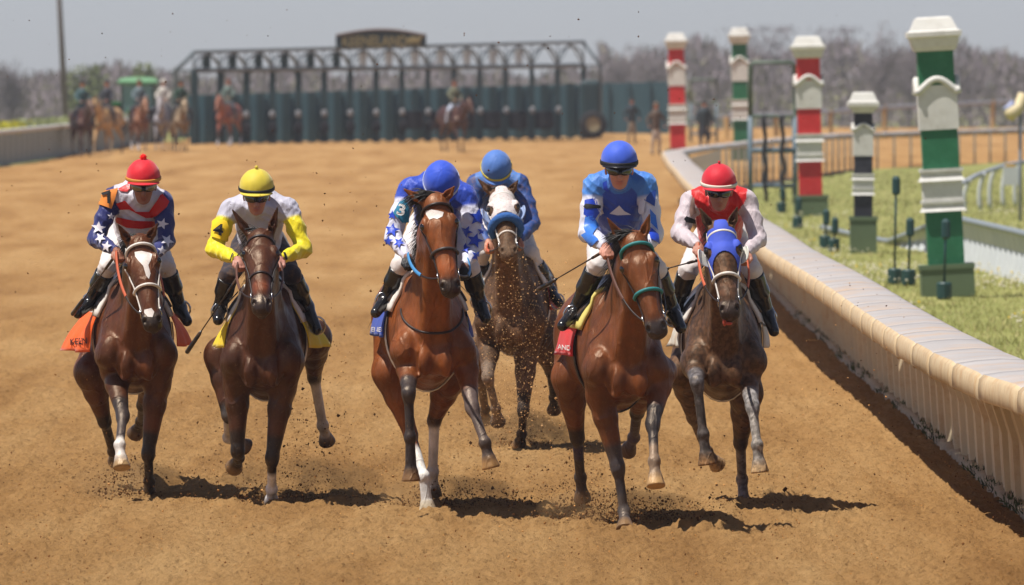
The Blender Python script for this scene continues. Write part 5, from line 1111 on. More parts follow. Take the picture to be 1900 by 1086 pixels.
BB = dict(plinth=.42, b=[(.42, 1.10, 1), (1.10, 1.65, 0), (1.65, 2.15, 1), (2.15, 2.72, 0), (2.62, 3.18, 1)], mould=[(1.10, 1.24), (1.49, 1.65)], arch=(2.60, 2.80), cap=(3.16, 3.33, 3.6), cw=.70, pw=.34)
BB['b'][4] = (2.72, 3.18, 1)
GRN, RED_, BLK_ = (36, 104, 70), (196, 44, 44), (44, 44, 54)
striped_post(5.60, 142, BB, GRN, 'tall green and white striped post nearest the camera, at far right', lean=-.055)
striped_post(5.98, 221, BB, RED_, 'tall red and white striped post beside the metal frame stand', lean=-.02)
striped_post(5.56, 175, dict(plinth=.58, b=[(.58, .92, 1), (.92, 1.26, 0), (1.26, 1.54, 1), (1.54, 2.0, 0), (2.0, 2.26, 1)], mould=[(.92, 1.04), (1.16, 1.26)], arch=(1.92, 2.04), cap=(2.22, 2.31, 2.55), cw=.5, pw=.21), BLK_, 'short black and white striped post between the red and the green one', w=.29)
striped_post(7.1, 342, BB, GRN, 'distant green and white striped post behind the metal frame stand', zs=1.14, lean=-.02)
striped_post(4.98, 331, BB, RED_, 'distant red and white striped post in front of the green wall', zs=1.09, lean=-.02)

# metal frame stands
def frame_stand(x0, x1, yt, yb, Y, label):
    s_ = FPX / Y; a = P(x0, yb, Y); b = P(x1, yb, Y); r = empty('frame_stand', tuple(a * np.array([1, 1, 0])), label, 'metal stand', 'tubular metal stands by the rail')
    zt = P(x0, yt, Y)[2]; zb = 0.0; H_ = zt - zb; W_ = b[0] - a[0]; m1 = mat('green_grey_tube', lin(84, 96, 84), rough=.5); m2 = mat('teal_grey_tube', lin(96, 112, 122), rough=.5)
    for dy in (0, .9):
        mb = MB(); c = lambda u, v: np.array([a[0] + u * W_, Y + dy, zb + v * H_]); mb.tube([c(0, .62), c(0, .97), c(.08, 1), c(.92, 1), c(1, .97), c(1, .62), c(.0, .62)], .045, 8); mb.build('upper_frame', m1, r, True)
        for u in (0, 1): MB().tube([c(u, 0), c(u, .62)], .05, 8).build('leg', m2, r, True)
        MB().tube([c(0, .38), c(1, .38)], .06, 8).build('rung', m2, r, True); MB().tube([c(0, .13), c(1, .13)], .045, 8).build('rung', m2, r, True)
    for u in (.28, .68):
        mb = MB(); pts = [np.array([a[0] + (u + .05 * (1 - v)) * W_ + .02 * math.sin(v * 30), Y - .08, zb + v * H_]) for v in np.linspace(.02, .63, 14)]; mb.tube(pts, .045, 6); mb.build('hanging_strap', mat('dark_strap', lin(30, 30, 34), rough=.8), r, True)
frame_stand(1393, 1476, 116, 378, 238, 'tall tubular metal stand with two dark hanging straps beside the red post')
frame_stand(1282, 1330, 148, 256, 440, 'distant thin metal stand right of the green wall')

# small green sprinkler stakes
M_STK = mat('stake_green', lin(34, 66, 66), rough=.5)
def stake(px, yh_, yb, lab, w=.10, head=True):
    s_ = (yb - YH) / CAMH; Y = FPX / s_; x = (px - CX) / s_; zt = (yb - yh_) / s_; r = empty('sprinkler_stake', (x, Y, 0), lab, 'sprinkler', 'green sprinkler stakes in the infield grass')
    MB().lathe([(w * .8, 0), (w, .02), (w, .20), (w * .8, .22)], (x, Y, 0), 10).build('valve_box', M_STK, r); MB().tube([(x, Y, .2), (x + .02, Y, zt)], .018, 6).build('riser', M_STK, r, True)
    if head: MB().lathe([(w * .35, 0), (w * .6, .03), (w * .6, .22), (w * .3, .26)], (x + .02, Y, zt - .2), 8).build('spray_head', M_STK, r)
for px, a, b, lab in ((1660, 335, 528, 'tallest green sprinkler stake, left of the big green and white post'), (1686, 412, 530, 'green sprinkler stake standing right next to the tallest one'), (1752, 415, 556, 'green sprinkler stake in front of the big green and white post'),
                 (1531, 395, 462, 'green sprinkler stake below and right of the red post'), (1547, 410, 468, 'shorter green stake left of the black and white post'), (1480, 372, 424, 'short green stake below the left side of the red post'), (1450, 352, 395, 'small green stake under the metal frame stand')):
    stake(px, a, b, lab)

# turf rails right
M_WP = mat('white_plastic_rail', lin(190, 194, 196), rough=.5, nscale=4, namt=.08)
tr = empty('turf_rail', (7, 160, 0), 'low white ribbed turf rail behind the big green post at the right edge', 'rail')
pl = np.array([(6.9, 120), (7.1, 140), (7.04, 152), (6.8, 165), (6.6, 175), (5.98, 188), (5.6, 199)]); Yt = np.arange(199, 120, -.3); xt = np.interp(Yt, pl[:, 1], pl[:, 0]); V = []; F = []
for i, (x, Y) in enumerate(zip(xt, Yt)):
    o_ = .05 * (i % 4 < 2); hh = .62 * min(1, max(.08, (184 - Y) / 14)); V += [(x - .05 + o_, Y, -.02), (x + .05 + o_, Y, hh * .6), (x + o_, Y, hh)]
for i in range(len(xt) - 1):
    for j in range(2): F.append((i * 3 + j, i * 3 + j + 1, (i + 1) * 3 + j + 1, (i + 1) * 3 + j))
mesh_from('skirt', V, F, M_WP, tr, False); mb = MB(); mb.tube([(x - .02, Y, .66 * min(1, max(.1, (184 - Y) / 14))) for x, Y in zip(xt[::5], Yt[::5])], .05, 8); mb.build('cap', mat('grey_cap', lin(130, 138, 142), rough=.5), tr, True)
hr_ = empty('gooseneck_rail', (9.8, 228, 0), 'white turf rail on curved gooseneck legs near the right edge', 'rail')
mb = MB(); pts = [P(1786, 340, 222), P(1812, 326, 225), P(1838, 316, 228), P(1862, 308, 231), P(1930, 296, 236)]; mb.tube(pts, .05, 8); mb.build('top_bar', mat('grey_cap2', lin(160, 166, 176), rough=.5), hr_, True)
for x_, yt, yb, Y in ((1801, 334, 395, 223), (1829, 322, 390, 226), (1848, 314, 388, 229), (1872, 306, 386, 232), (1895, 302, 384, 234), (1925, 298, 382, 236)):
    a = P(x_, yt, Y); b = P(x_ - 10, yb, Y); MB().tube(bez([a, a + np.array([-.1, 0, -.1]), (a + b) / 2 + np.array([-.12, 0, 0]), b], 10), .045, 8).build('leg', M_WP, hr_, True)
bx = empty('white_box', tuple(P(1875, 345, 226)), 'white box on the gooseneck rail at the right edge', 'box'); a, b = P(1862, 344, 226), P(1893, 310, 226); MB().box((a[0], 226, a[2]), (b[0], 226.35, b[2])).box((a[0] + .05, 226.02, b[2]), (b[0] - .1, 226.3, b[2] + .06), 1).build('box', [M_WP, mat('ochre_top', lin(190, 150, 50), rough=.7)], bx)
lp = empty('lamp_post', (9.9, 214, 0), 'thin grey post with a cream lamp head at the right edge', 'lamp post')
a = P(1893, 400, 214); b = P(1893, 196, 214); MB().tube([a - np.array([0, 0, .6]), b], .035, 8).build('pole', mat('grey_post2', lin(120, 126, 134), rough=.5), lp, True)
MB().tube([P(1868, 206, 213.8), P(1880, 192, 213.9)], [.10, .07], 8).build('bracket', mat('blue_grey', lin(150, 156, 184), rough=.6), lp, True)
MB().tube([P(1874, 214, 213.7), P(1890, 200, 213.9), P(1898, 176, 214)], [.13, .11, .10], 10).build('lamp_head', mat('cream', lin(206, 190, 150), rough=.6), lp, True)

# ------------------------------------------------------------------ starting gate and the green wall
M_GT = mat('gate_green', lin(30, 54, 58), rough=.5, nscale=.8, namt=.12); M_TEAL = mat('teal_panel', lin(56, 88, 98), rough=.8, nscale=1.5, namt=.2, stretch=(6, 1, .6), bump=.3, bscale=8); M_PIPE = mat('gate_pipe', lin(96, 106, 112), rough=.5)
wall = empty('green_wall', (-4, 490, 0), 'long dark teal boarded wall behind the starting gate', 'wall')
a, b = P(322, 255, 492), P(1242, 255, 492); n = 24; mb = MB(); ribs = MB()
for k in range(n):
    u0, u1 = k / n, (k + 1) / n; x0 = a[0] + (b[0] - a[0]) * u0; x1 = a[0] + (b[0] - a[0]) * u1; zt = P(0, 177 - 26 * u0, 492)[2]; mb.box((x0 + .01, 492, -.3), (x1 - .01, 492.12, zt)); ribs.box((x0 - .06, 491.9, -.3), (x0 + .06, 491.99, zt + .03))
mb.build('panel', M_TEAL, wall); ribs.build('batten', M_TEAL, wall)
gate = empty('starting_gate', (-4, 450, 0), 'long dark green starting gate with numbered stalls stretching across the track', 'starting gate')
def G(u, py, dy=0.0):                      # u: 0 left end .. 1 right end of the stalls
    Y = 424 + 44 * u + dy; return P(359 + (1083 - 359) * u, py, 424 + 44 * u) + np.array([0, dy, 0])
yb = lambda u: 268 - 16 * u; ytp = lambda u: 97 - 19 * u; ylo = lambda u: 131 - 9 * u
NS = 15
for i in range(NS + 1):
    u = i / NS; f_ = G(u, 0); 
    for dy in (0, 3.2):
        mb = MB(); zb = max(0, G(u, yb(u))[2]); zt = G(u, ylo(u))[2]; x = f_[0]; mb.box((x - .14, f_[1] + dy - .05, -.05), (x + .14, f_[1] + dy + .05, zt * .5)); mb.box((x - .095, f_[1] + dy - .04, zt * .5), (x + .095, f_[1] + dy + .04, zt)); mb.build('stall_post', M_GT, gate)
    MB().box((f_[0] - .05, f_[1] + .1, .25), (f_[0] + .05, f_[1] + 3.1, 1.25)).build('stall_partition', M_GT, gate)
    if 0 < i < NS:
        z = G(u, 215 - 12 * u)[2]; MB().ball((f_[0] + .03, f_[1] - .16, z), (.12, .10, .16), 10, 8).build('white_pad', mat('pad_white', lin(150, 150, 152), rough=.9), gate, True)
        if i < 10: MB().ball((f_[0] + .05, f_[1] - .2, z - .55), (.19, .15, .26), 10, 8).build('black_pad', mat('pad_black', lin(32, 30, 36), rough=.9), gate, True)
for i in range(NS):
    um = (i + .5) / NS; p_ = G(um, 0); zt = G(um, 178 - 24 * um)[2]; MB().box((p_[0] - .16, p_[1] + 3.3, -.05), (p_[0] + .16, p_[1] + 3.36, zt)).build('rear_gate', M_GT, gate); hw_ = abs(G(.5 / NS, 0)[0] - G(0, 0)[0]) - .02; MB().box((p_[0] - hw_, p_[1] + 3.4, .02), (p_[0] + hw_, p_[1] + 3.46, zt * .93)).build('rear_door', M_TEAL, gate)
for i in list(range(8, NS - 1)):
    u0, u1 = (i + .05) / NS, (i + .85) / NS; p0, p1 = G(u0, 206), G(u1, 240); mb = MB(); mb.box((p0[0], p0[1] - .1, G(u0, 240)[2]), (p1[0], p1[1] + .1, p0[2])); o = mb.build('stall_door', mat('pad_black', lin(32, 30, 36)), gate); bv = o.modifiers.new('b', 'BEVEL'); bv.width = .12; bv.segments = 3
mb = MB()
for dy in (0, 3.2):
    for f2, r_ in ((ytp, .075), (ylo, .11)): mb.tube([G(u, f2(u), dy) for u in np.linspace(0, 1, 9)], r_, 6)
for i in range(NS + 1):
    u = i / NS; mb.tube([G(u, ytp(u)), G(u, ylo(u))], .03, 6); mb.tube([G(u, ytp(u)), G(u, ytp(u), 3.2)], .03, 6)
    if i < NS:
        v = (i + 1) / NS; m_ = (u + v) / 2; mb.tube(bez([G(u, ylo(u)), G(u, ytp(u) + 6), G(m_, ytp(m_) - 2), G(v, ytp(v) + 6), G(v, ylo(v))], 10), .05, 5); mb.tube([G(u, ytp(u), 0), G(v, ytp(v), 3.2)], .04, 5); mb.tube([G(u, ylo(u), 3.2), G(m_, ytp(m_), 3.2), G(v, ylo(v), 3.2)], .04, 5)
for e, sx in ((0, -1), (1, 1)):
    for dy in (0, 3.2): 
        t_ = G(e, ytp(e), dy); l_ = G(e, ylo(e), dy) + np.array([sx * .72, 0, 0]); mb.tube([t_, l_, np.array([l_[0], l_[1], .0])], .06, 6); mb.tube([l_, G(e, ylo(e), dy)], .04, 6)
mb.build('truss', M_PIPE, gate, True)
for i in range(13):
    u = (i + .5) / NS * 1.0 + .0; p = G(u, 104 - 19 * u + 8); dark = i < 6; mb = MB(); hw = .16; mb.box((p[0] - hw, p[1] - .12, G(u, 127 - 10 * u)[2]), (p[0] + hw, p[1] - .06, G(u, 103 - 12 * u)[2]))
    mb.build('number_panel', mat('panel_dark', lin(22, 46, 46), rough=.6) if dark else mat('panel_light', lin(176, 178, 178), rough=.6), gate)
# sign with arched top
mb = MB(); sy = 440; p0, p1 = P(623, 91, sy), P(791, 86, sy); n = 20; V = []; F = []
for k in range(n + 1):
    t = k / n; x = p0[0] + (p1[0] - p0[0]) * t; zt = P(0, 68 - 11 * math.sin(math.pi * t) , sy)[2]; zb = P(0, 90 - 4 * t, sy)[2]
    for y_ in (sy - .15, sy + .1): V += [(x, y_, zb), (x, y_, zt)]
for k in range(n):
    a = k * 4; b = a + 4; F += [(a, b, b + 1, a + 1), (a + 2, a + 3, b + 3, b + 2), (a + 1, b + 1, b + 3, a + 3), (a, a + 2, b + 2, b)]
F += [(0, 1, 3, 2), (n * 4, n * 4 + 2, n * 4 + 3, n * 4 + 1)]
sg = mesh_from('sign_board', V, F, mat('sign_green', lin(28, 44, 46), rough=.6), gate, False)
tv, tf = text_mesh('KEENELAND', .58, .012); c_ = P(695, 77.5, sy - .17); V = np.stack([c_[0] + tv[:, 0] * .80, np.full(len(tv), sy - .17), c_[2] + tv[:, 1]], 1); MG_ = mat('gold_letters', lin(134, 120, 80), rough=.8); mesh_from('lettering', V, tf, MG_, sg, False)
mb = MB(); pr = P(768, 75, sy - .17); mb.ball(pr, (.28, .02, .14), 12, 6); mb.tube([pr + np.array([.2, 0, .02]), pr + np.array([.34, 0, .16])], .05, 6)
for q in (-.2, -.08, .1, .2): mb.tube([pr + np.array([q, 0, -.05]), pr + np.array([q + .06 * np.sign(q), 0, -.24])], .02, 5)
mb.build('horse_emblem', MG_, sg)
mb = MB(); mb.tube([(p0[0] + (p1[0] - p0[0]) * t, sy - .16, P(0, 67 - 11 * math.sin(math.pi * t), sy)[2] + .02) for t in np.linspace(0, 1, 15)], .05, 6); mb.build('sign_trim', mat('brown_trim', lin(110, 92, 84), rough=.7), sg, True)
# wheel housing at the right end
def wheel(parent, c, r, w, axis='x', tm=None, rm=None, nm='wheel'):
    tm = tm or mat('tyre', lin(30, 29, 30), rough=.85); rm = rm or mat('rim', lin(150, 140, 110), rough=.5)
    def ring(prof, seg=28):
        V = []; F = []
        for (rr, h) in prof:
            for k in range(seg):
                t = 2 * math.pi * k / seg; q = (h, rr * math.cos(t), rr * math.sin(t)) if axis == 'x' else (rr * math.cos(t), h, rr * math.sin(t)); V.append(np.array(c) + q)
        for i in range(len(prof) - 1):
            for k in range(seg): F.append((i * seg + k, i * seg + (k + 1) % seg, (i + 1) * seg + (k + 1) % seg, (i + 1) * seg + k))
        return V, F
    V, F = ring([(r * .55, -w / 2), (r * .92, -w / 2), (r, -w * .3), (r, w * .3), (r * .92, w / 2), (r * .55, w / 2), (r * .55, -w / 2)]); t_ = mesh_from('tyre', V, F, tm, parent)
    V, F = ring([(.02, -w * .3), (r * .2, -w * .35), (r * .45, -w * .15), (r * .56, -w * .4), (r * .56, w * .4), (r * .45, w * .15), (.02, w * .3)]); mesh_from('rim', V, F, rm, t_, True)
cb = P(1092, 258, 455); mb = MB(); mb.box((cb[0] - .35, 454, .5), (cb[0] + .5, 456.5, 2.45)); o = mb.build('wheel_housing', M_GT, gate); bv = o.modifiers.new('b', 'BEVEL'); bv.width = .2; bv.segments = 3
wheel(gate, (P(1101, 236, 452)[0], 453, .62), .58, .35, 'y')

# tractor
tg = empty('tractor', (P(252, 270, 432)[0], 434, 0), 'green tractor with a glazed cab waiting behind the ponies at left', 'tractor')
tx = P(252, 270, 432)[0]; GT = mat('tractor_green', lin(46, 120, 60), rough=.4); GL = mat('cab_glass', lin(110, 140, 142), rough=.1, spec=.7)
MB().lathe([(.62, 0), (.78, .04), (.80, .12), (.66, .26), (.3, .30)], (tx, 434.6, 2.28), 4, square=True).build('roof', mat('roof_green', lin(96, 146, 104), rough=.6), tg)
MB().box((tx - .62, 434.0, 1.2), (tx + .62, 435.2, 2.26)).build('cab', GL, tg)
for sx in (-.66, .6): MB().box((tx + sx, 433.93, 1.15), (tx + sx + .06, 434.0, 2.3)).build('cab_pillar', mat('dark_frame', lin(30, 34, 34)), tg)
o = MB().box((tx - .36, 432.2, .75), (tx + .36, 433.9, 1.32)).box((tx - .26, 432.17, .85), (tx + .26, 432.2, 1.25), 1).build('bonnet', [GT, mat('grille', lin(24, 26, 26))], tg); bv = o.modifiers.new('b', 'BEVEL'); bv.width = .06; bv.segments = 2
for sx in (-1, 1): wheel(tg, (tx + sx * .82, 434.9, .82), .82, .42, 'x', None, mat('yellow_rim', lin(196, 170, 50))); wheel(tg, (tx + sx * .7, 432.8, .5), .5, .28, 'x', None, mat('yellow_rim', lin(196, 170, 50))); MB().box((tx + sx * .82 - .25, 434.2, 1.5), (tx + sx * .82 + .25, 435.6, 1.62)).build('mudguard', GT, tg)

# light pole
pp = empty('utility_pole', tuple(P(124, 232, 600) * np.array([1, 1, 0]) + np.array([0, 0, -1.6])), 'tall weathered wooden pole rising out of the picture at left', 'pole')
a = P(125, 232, 600); d_ = P(110, 0, 600) - a; MB().tube([a - np.array([0, 0, 1.2]), a + d_ * 1.0, a + d_ * 1.25], [.19, .14, .12], 12).build('shaft', mat('old_wood', lin(104, 92, 90), rough=.9, nscale=2, namt=.15, stretch=(4, 4, .4)), pp, True)
MB().tube([a + d_ * 1.2 + np.array([-.9, 0, 0]), a + d_ * 1.2 + np.array([.9, 0, 0])], .07, 6).build('crossarm', mat('old_wood', lin(104, 92, 90)), pp)

# ------------------------------------------------------------------ ponies and people far behind
def far_rider(x, Y, z, yaw, top, bottom, hat, label, seated=True, group='outriders on ponies by the starting gate'):
    r = empty('person', (x, Y, z), label, 'person', group); f = Field(); c, s = math.cos(yaw), math.sin(yaw); Tt = lambda a, b, h: np.array([x + a * c - b * s, Y + a * s + b * c, z + h])
    if seated:
        pe, ch, hd = Tt(0, 0, .05), Tt(0, -.04, .50), Tt(0, -.05, .80); kn = [Tt(k * .33, -.28, -.15) for k in (-1, 1)]; an = [Tt(k * .37, -.18, -.58) for k in (-1, 1)]; ha = [Tt(k * .1, -.38, .2) for k in (-1, 1)]
    else:
        pe, ch, hd = Tt(0, 0, .95), Tt(0, -.02, 1.38), Tt(0, -.03, 1.66); kn = [Tt(k * .11, -.05, .50) for k in (-1, 1)]; an = [Tt(k * .13, .03, .08) for k in (-1, 1)]; ha = [Tt(k * .27, -.14, .95) for k in (-1, 1)]
    f.cone(pe, ch, .15, .17, .05, top); f.ell(ch, (.2, .12, .12), I3, .05, top); f.cone(ch, hd, .05, .05, .02, SKIN); f.ell(hd, (.085, .1, .12), I3, .02, SKIN); f.ell(hd + np.array([0, 0, .06]), (.10, .12, .08), I3, .01, hat)
    for k in (0, 1):
        q = Tt((-1, 1)[k] * .2, 0, (.46 if seated else 1.36)); e = (q + ha[k]) / 2 + (Tt((-1, 1)[k] * .09, .05, 0) - Tt(0, 0, 0)); f.cone(q, e, .06, .05, .03, top); f.cone(e, ha[k], .045, .035, .02, top); f.ell(ha[k], .045, I3, .01, SKIN)
        f.cone(pe, kn[k], .11, .075, .04, bottom); f.cone(kn[k], an[k], .07, .045, .02, bottom); f.cone(an[k], an[k] + (Tt(0, -.18, -.03) - Tt(0, 0, 0)), .045, .04, .02, lin(30, 26, 24))
    build_field('body', f, .035, mat('far_cloth', rough=.8, usecol=True), r, hard=True); return r
def pony(px, yb, coat, legs, yaw, label, rid=None, up=None, headup=.0):
    s_ = (yb - YH) / CAMH; Y = FPX / s_; x = (px - CX) / s_; c, s = math.cos(yaw), math.sin(yaw)
    W = lambda a, b, h: np.array([x + a * c - b * s, Y + a * s + b * c, h])
    C = W(0, -.7, 0); Rr = W(0, .75, 0); J = dict(C=C * np.array([1, 1, 0]), R=Rr * np.array([1, 1, 0]), zo=0.0, sz=1.0, right=W(1, 0, 0) - W(0, 0, 0), hs=1.1, flip=False)
    J['poll'] = W(.03, -1.28, 1.88 + headup); J['muz'] = W(.05, -1.62, 1.42 + headup); J['hl'] = W(1, 0, 0) - W(0, 0, 0); J['earL'] = W(-.06, -1.2, 2.06 + headup); J['earR'] = W(.12, -1.2, 2.06 + headup)
    for k, sd in (('fl', -1), ('fr', 1)): J[k] = (W(sd * .17, -.5, .92), W(sd * .17, -.62 + .1 * sd, .5), W(sd * .16, -.6 + .16 * sd, .17), W(sd * .16, -.66 + .16 * sd, .03)); J[k + 'c'] = dict(up=legs, can=legs, sock=up if up is not None else legs)
    for k, sd in (('l', -1), ('r', 1)): J['h' + k + '_'] = (W(sd * .17, .45, .95), W(sd * .15, .92 + .1 * sd, .55), W(sd * .15, .84 + .12 * sd, .17), W(sd * .15, .78 + .12 * sd, .03)); J['h' + k + 'c'] = dict(up=legs, can=legs, sock=up if up is not None else legs)
    f, hf = horse_prims(J, coat, muzc=coat * .6); r = empty('pony', (x, Y, 0), label, 'horse', 'ponies waiting near the starting gate'); build_field('body', f, .034, M_COAT, r)
    mb = MB(); g = np.random.default_rng(int(px)); T_ = J['T']; hair(mb, [T_(g.uniform(-.03, .03), 1.76, 1.36) for i in range(40)], [J['bk'] * .6 + np.array([0, 0, -.2])] * 40, .8, .02, 5, 1.6, .1, 3); mb.build('tail', mat('tail_hair', coat * .6 + .01, rough=.7), r)
    o = MB().ball(W(0, .02, 1.56), (.26, .32, .09), 12, 6).build('saddle', M_LEATHER, r, True)
    if rid: far_rider(*(W(0, .0, 0)[:2]), 1.62, yaw, *rid)
K = lambda *c: lin(*c)
pony(152, 292, K(70, 38, 34), K(50, 34, 34), .25, 'dark bay pony standing farthest left, by the outer rail', (K(58, 84, 88), K(50, 46, 50), K(40, 44, 46), 'rider in dull teal on the dark bay pony farthest left'))
pony(199, 288, K(190, 152, 104), K(180, 146, 102), -.35, 'pale golden pony standing second from left', (K(56, 58, 66), K(70, 60, 56), K(50, 52, 60), 'rider in dark grey on the pale golden pony'))
pony(258, 282, K(130, 84, 60), K(80, 54, 44), .18, 'chestnut pony with white socks in front of the tractor', (K(96, 110, 116), K(60, 56, 60), K(100, 74, 60), 'rider in grey on the chestnut pony before the tractor'), up=K(206, 200, 200))
pony(303, 281, K(150, 146, 152), K(146, 140, 140), -.1, 'light grey pony beside the left end of the gate', (K(186, 180, 172), K(60, 58, 66), K(200, 196, 186), 'rider in white shirt and pale hat on the grey pony'))
pony(335, 283, K(132, 112, 88), K(60, 50, 46), .12, 'dun pony half hidden right of the light grey one', (K(36, 60, 48), K(60, 58, 62), K(44, 60, 52), 'rider in dark green at the left end of the gate'))
pony(424, 273, K(136, 76, 56), K(72, 42, 36), -.3, 'chestnut pony with white feet in front of the third gate stall', (K(96, 112, 106), K(70, 70, 76), K(110, 74, 66), 'rider in grey green in front of the third gate stall'), up=K(214, 212, 220))
pony(842, 283, K(66, 38, 34), K(48, 32, 32), .42, 'dark brown pony walking in front of the middle of the gate', (K(96, 98, 78), K(176, 184, 200), K(80, 62, 54), 'rider in olive jacket on the dark brown pony mid gate'))
for px, yb_, t_, b_, h_, lab in ((1217, 288, K(86, 70, 58), K(176, 160, 146), K(110, 90, 72), 'person in brown coat and pale trousers standing by the rail end'), (1258, 286, K(50, 112, 84), K(180, 166, 158), K(150, 146, 146), 'person in bright green shirt beside the distant red striped post'),
                             (1172, 268, K(40, 48, 54), K(140, 126, 108), K(50, 46, 46), 'person in dark clothes standing before the green wall'), (1306, 280, K(44, 56, 62), K(56, 58, 66), K(46, 44, 46), 'person in dark clothes right of the green shirted one')):
    s_ = (yb_ - YH) / CAMH; far_rider((px - CX) / s_, FPX / s_, 0, .3, t_, b_, h_, lab, False, 'people standing by the far rail')

# ------------------------------------------------------------------ trees
M_TWIG = mat('bare_twigs', rough=.95, spec=.1, usecol=True)
def tree(x, Y, h, w, col, label, n=900, leafy=False, seed=0, name='bare_tree'):
    g = np.random.default_rng(seed); z0 = float(ground_z(np.array([x]), np.array([Y]))[0]); r = empty(name, (x, Y, z0), label, 'tree', 'trees beyond the race course')
    mb = MB(); tips = []; tr_ = h * .018 + .05; mb.tube([(x, Y, z0 - .2), (x + g.normal(0, .1), Y, z0 + h * .35), (x + g.normal(0, .2), Y, z0 + h * .8)], [tr_, tr_ * .7, tr_ * .2], 6, 0, lin(96, 86, 84))
    for k in range(14):
        t = g.uniform(.25, .75); p = np.array([x, Y, z0 + h * t]); a = g.uniform(0, 2 * math.pi); d = np.array([math.cos(a), math.sin(a), g.uniform(.5, 1.4)]); L = w * g.uniform(.3, .55) * (1.15 - t * .5); e = p + d * L; mb.tube([p, (p + e) / 2 + g.normal(0, .1, 3), e], [tr_ * .4, tr_ * .25, tr_ * .08], 4, 0, lin(96, 86, 84)); tips += [(p + e) / 2, e, e]
    mb.build('trunk', M_TWIG, r, usecol=True)
    V = []; C = []
    tips = np.array(tips); cl = tips[g.integers(0, len(tips), n)] + g.normal(0, 1, (n, 3)) * np.array([w * .13, w * .13, h * .10]); cl[:, 2] = np.clip(cl[:, 2], z0 + h * .12, z0 + h)
    for p in cl:
        d = unit(g.normal(0, .7, 3) + np.array([0, 0, .9 if not leafy else 0])) * (g.uniform(.3, .8) if not leafy else g.uniform(.15, .32)); q = unit(np.cross(d, g.normal(0, 1, 3))) * (.03 if not leafy else .16)
        V += [p - q, p + q, p + d + q * .4, p + d - q * .4]; C += [col * g.uniform(.8, 1.2)] * 4
    mesh_from('crown', V, np.arange(len(V)).reshape(-1, 4), M_TWIG, r, False, np.array(C)); return r
gy = lin(126, 116, 120)
specs = [(1150, 84, 60, 'pale bare tree just right of the gate'), (1215, 92, 70, 'low bare tree behind the distant red post'), (1318, 96, 60, 'bare tree between the distant red and green posts'), (1420, 58, 110, 'broad bare tree behind the metal frame stand'), (1560, 60, 90, 'bare tree right of the red striped post'),
         (1640, 44, 60, 'tallest narrow bare tree left of the big green post'), (1690, 80, 70, 'bare tree left behind the big green post'), (1800, 104, 70, 'bare tree right of the big green post'), (1880, 108, 80, 'bare tree at the right edge')]
for i, (px, yt, wpx, lab) in enumerate(specs):
    Y = 880 + 14 * (i % 5); s_ = FPX / Y; h = CAMH - (yt - YH) / s_ + 2.6; tree((px - CX) / s_, Y, h, wpx / s_ * 1.2, gy, lab, 1500, seed=i + 3)
for i, (px, yt, wpx, lab) in enumerate([(155, 124, 64, 'fresh green tree behind the utility pole at left'), (268, 120, 40, 'small greenish tree behind the tractor'), (20, 120, 60, 'hazy grey tree at the left edge')]):
    Y = 800; s_ = FPX / Y; h = CAMH - (yt - YH) / s_ + 2.6; tree((px - CX) / s_, Y, h, wpx / s_, lin(112, 120, 76) if i < 2 else lin(110, 104, 108), lab, 1300, i < 2, seed=i + 40, name='leafy_tree' if i < 2 else 'bare_tree')
g = np.random.default_rng(77); V = []; C = []
for k in range(34000):
    Y = g.uniform(900, 1000); px = g.uniform(-120, 2020); s_ = FPX / Y
    top = 143 + 8 * math.sin(px / 47.) + 6 * math.sin(px / 19.) if px < 1110 else 100 + 14 * math.sin(px / 37. + 1) + 9 * math.sin(px / 15.)
    if px > 1110: top -= 0
    zt = CAMH - (top - YH) / s_; z = -2.7 + (zt + 2.7) * g.uniform(0, 1) ** .8; p = np.array([(px - CX) / s_, Y, z]); d = unit(g.normal(0, .5, 3) + np.array([0, 0, 1])) * g.uniform(.5, 1.2); q = unit(np.cross(d, g.normal(0, 1, 3))) * .09
    V += [p - q, p + q, p + d + q * .4, p + d - q * .4]; C += [(gy if g.uniform() < .85 else lin(122, 118, 100)) * g.uniform(.85, 1.12)] * 4
tag(mesh_from('far_woods', V, np.arange(len(V)).reshape(-1, 4), M_TWIG, None, False, np.array(C)), 'grey bare woods along the horizon', 'woods', kind='stuff')

# ------------------------------------------------------------------ flying dirt
CL = np.array([(1, 0, 0), (-1, 0, 0), (0, 1, 0), (0, -1, 0), (0, 0, 1), (0, 0, -1)], float); CF = np.array([(0, 2, 4), (2, 1, 4), (1, 3, 4), (3, 0, 4), (2, 0, 5), (1, 2, 5), (3, 1, 5), (0, 3, 5)])
def clods(name, P_, R_, C_, label, seed=0):
    g = np.random.default_rng(seed); n = len(P_); V = np.repeat(P_[:, None, :], 6, 1) + CL[None] * R_[:, None, None] * g.uniform(.5, 1.3, (n, 6, 1)) + g.normal(0, 1, (n, 6, 3)) * R_[:, None, None] * .22; F = (CF[None] + 6 * np.arange(n)[:, None, None]).reshape(-1, 3)
    o = mesh_from(name, V.reshape(-1, 3), F, mat('clod', rough=.95, spec=.1, usecol=True), None, False, np.repeat(C_, 6, 0)); tag(o, label, 'dirt', kind='stuff')
g = np.random.default_rng(5); DK = lin(84, 54, 28); LT = lin(190, 142, 88)
PP = []; RR = []; CC = []
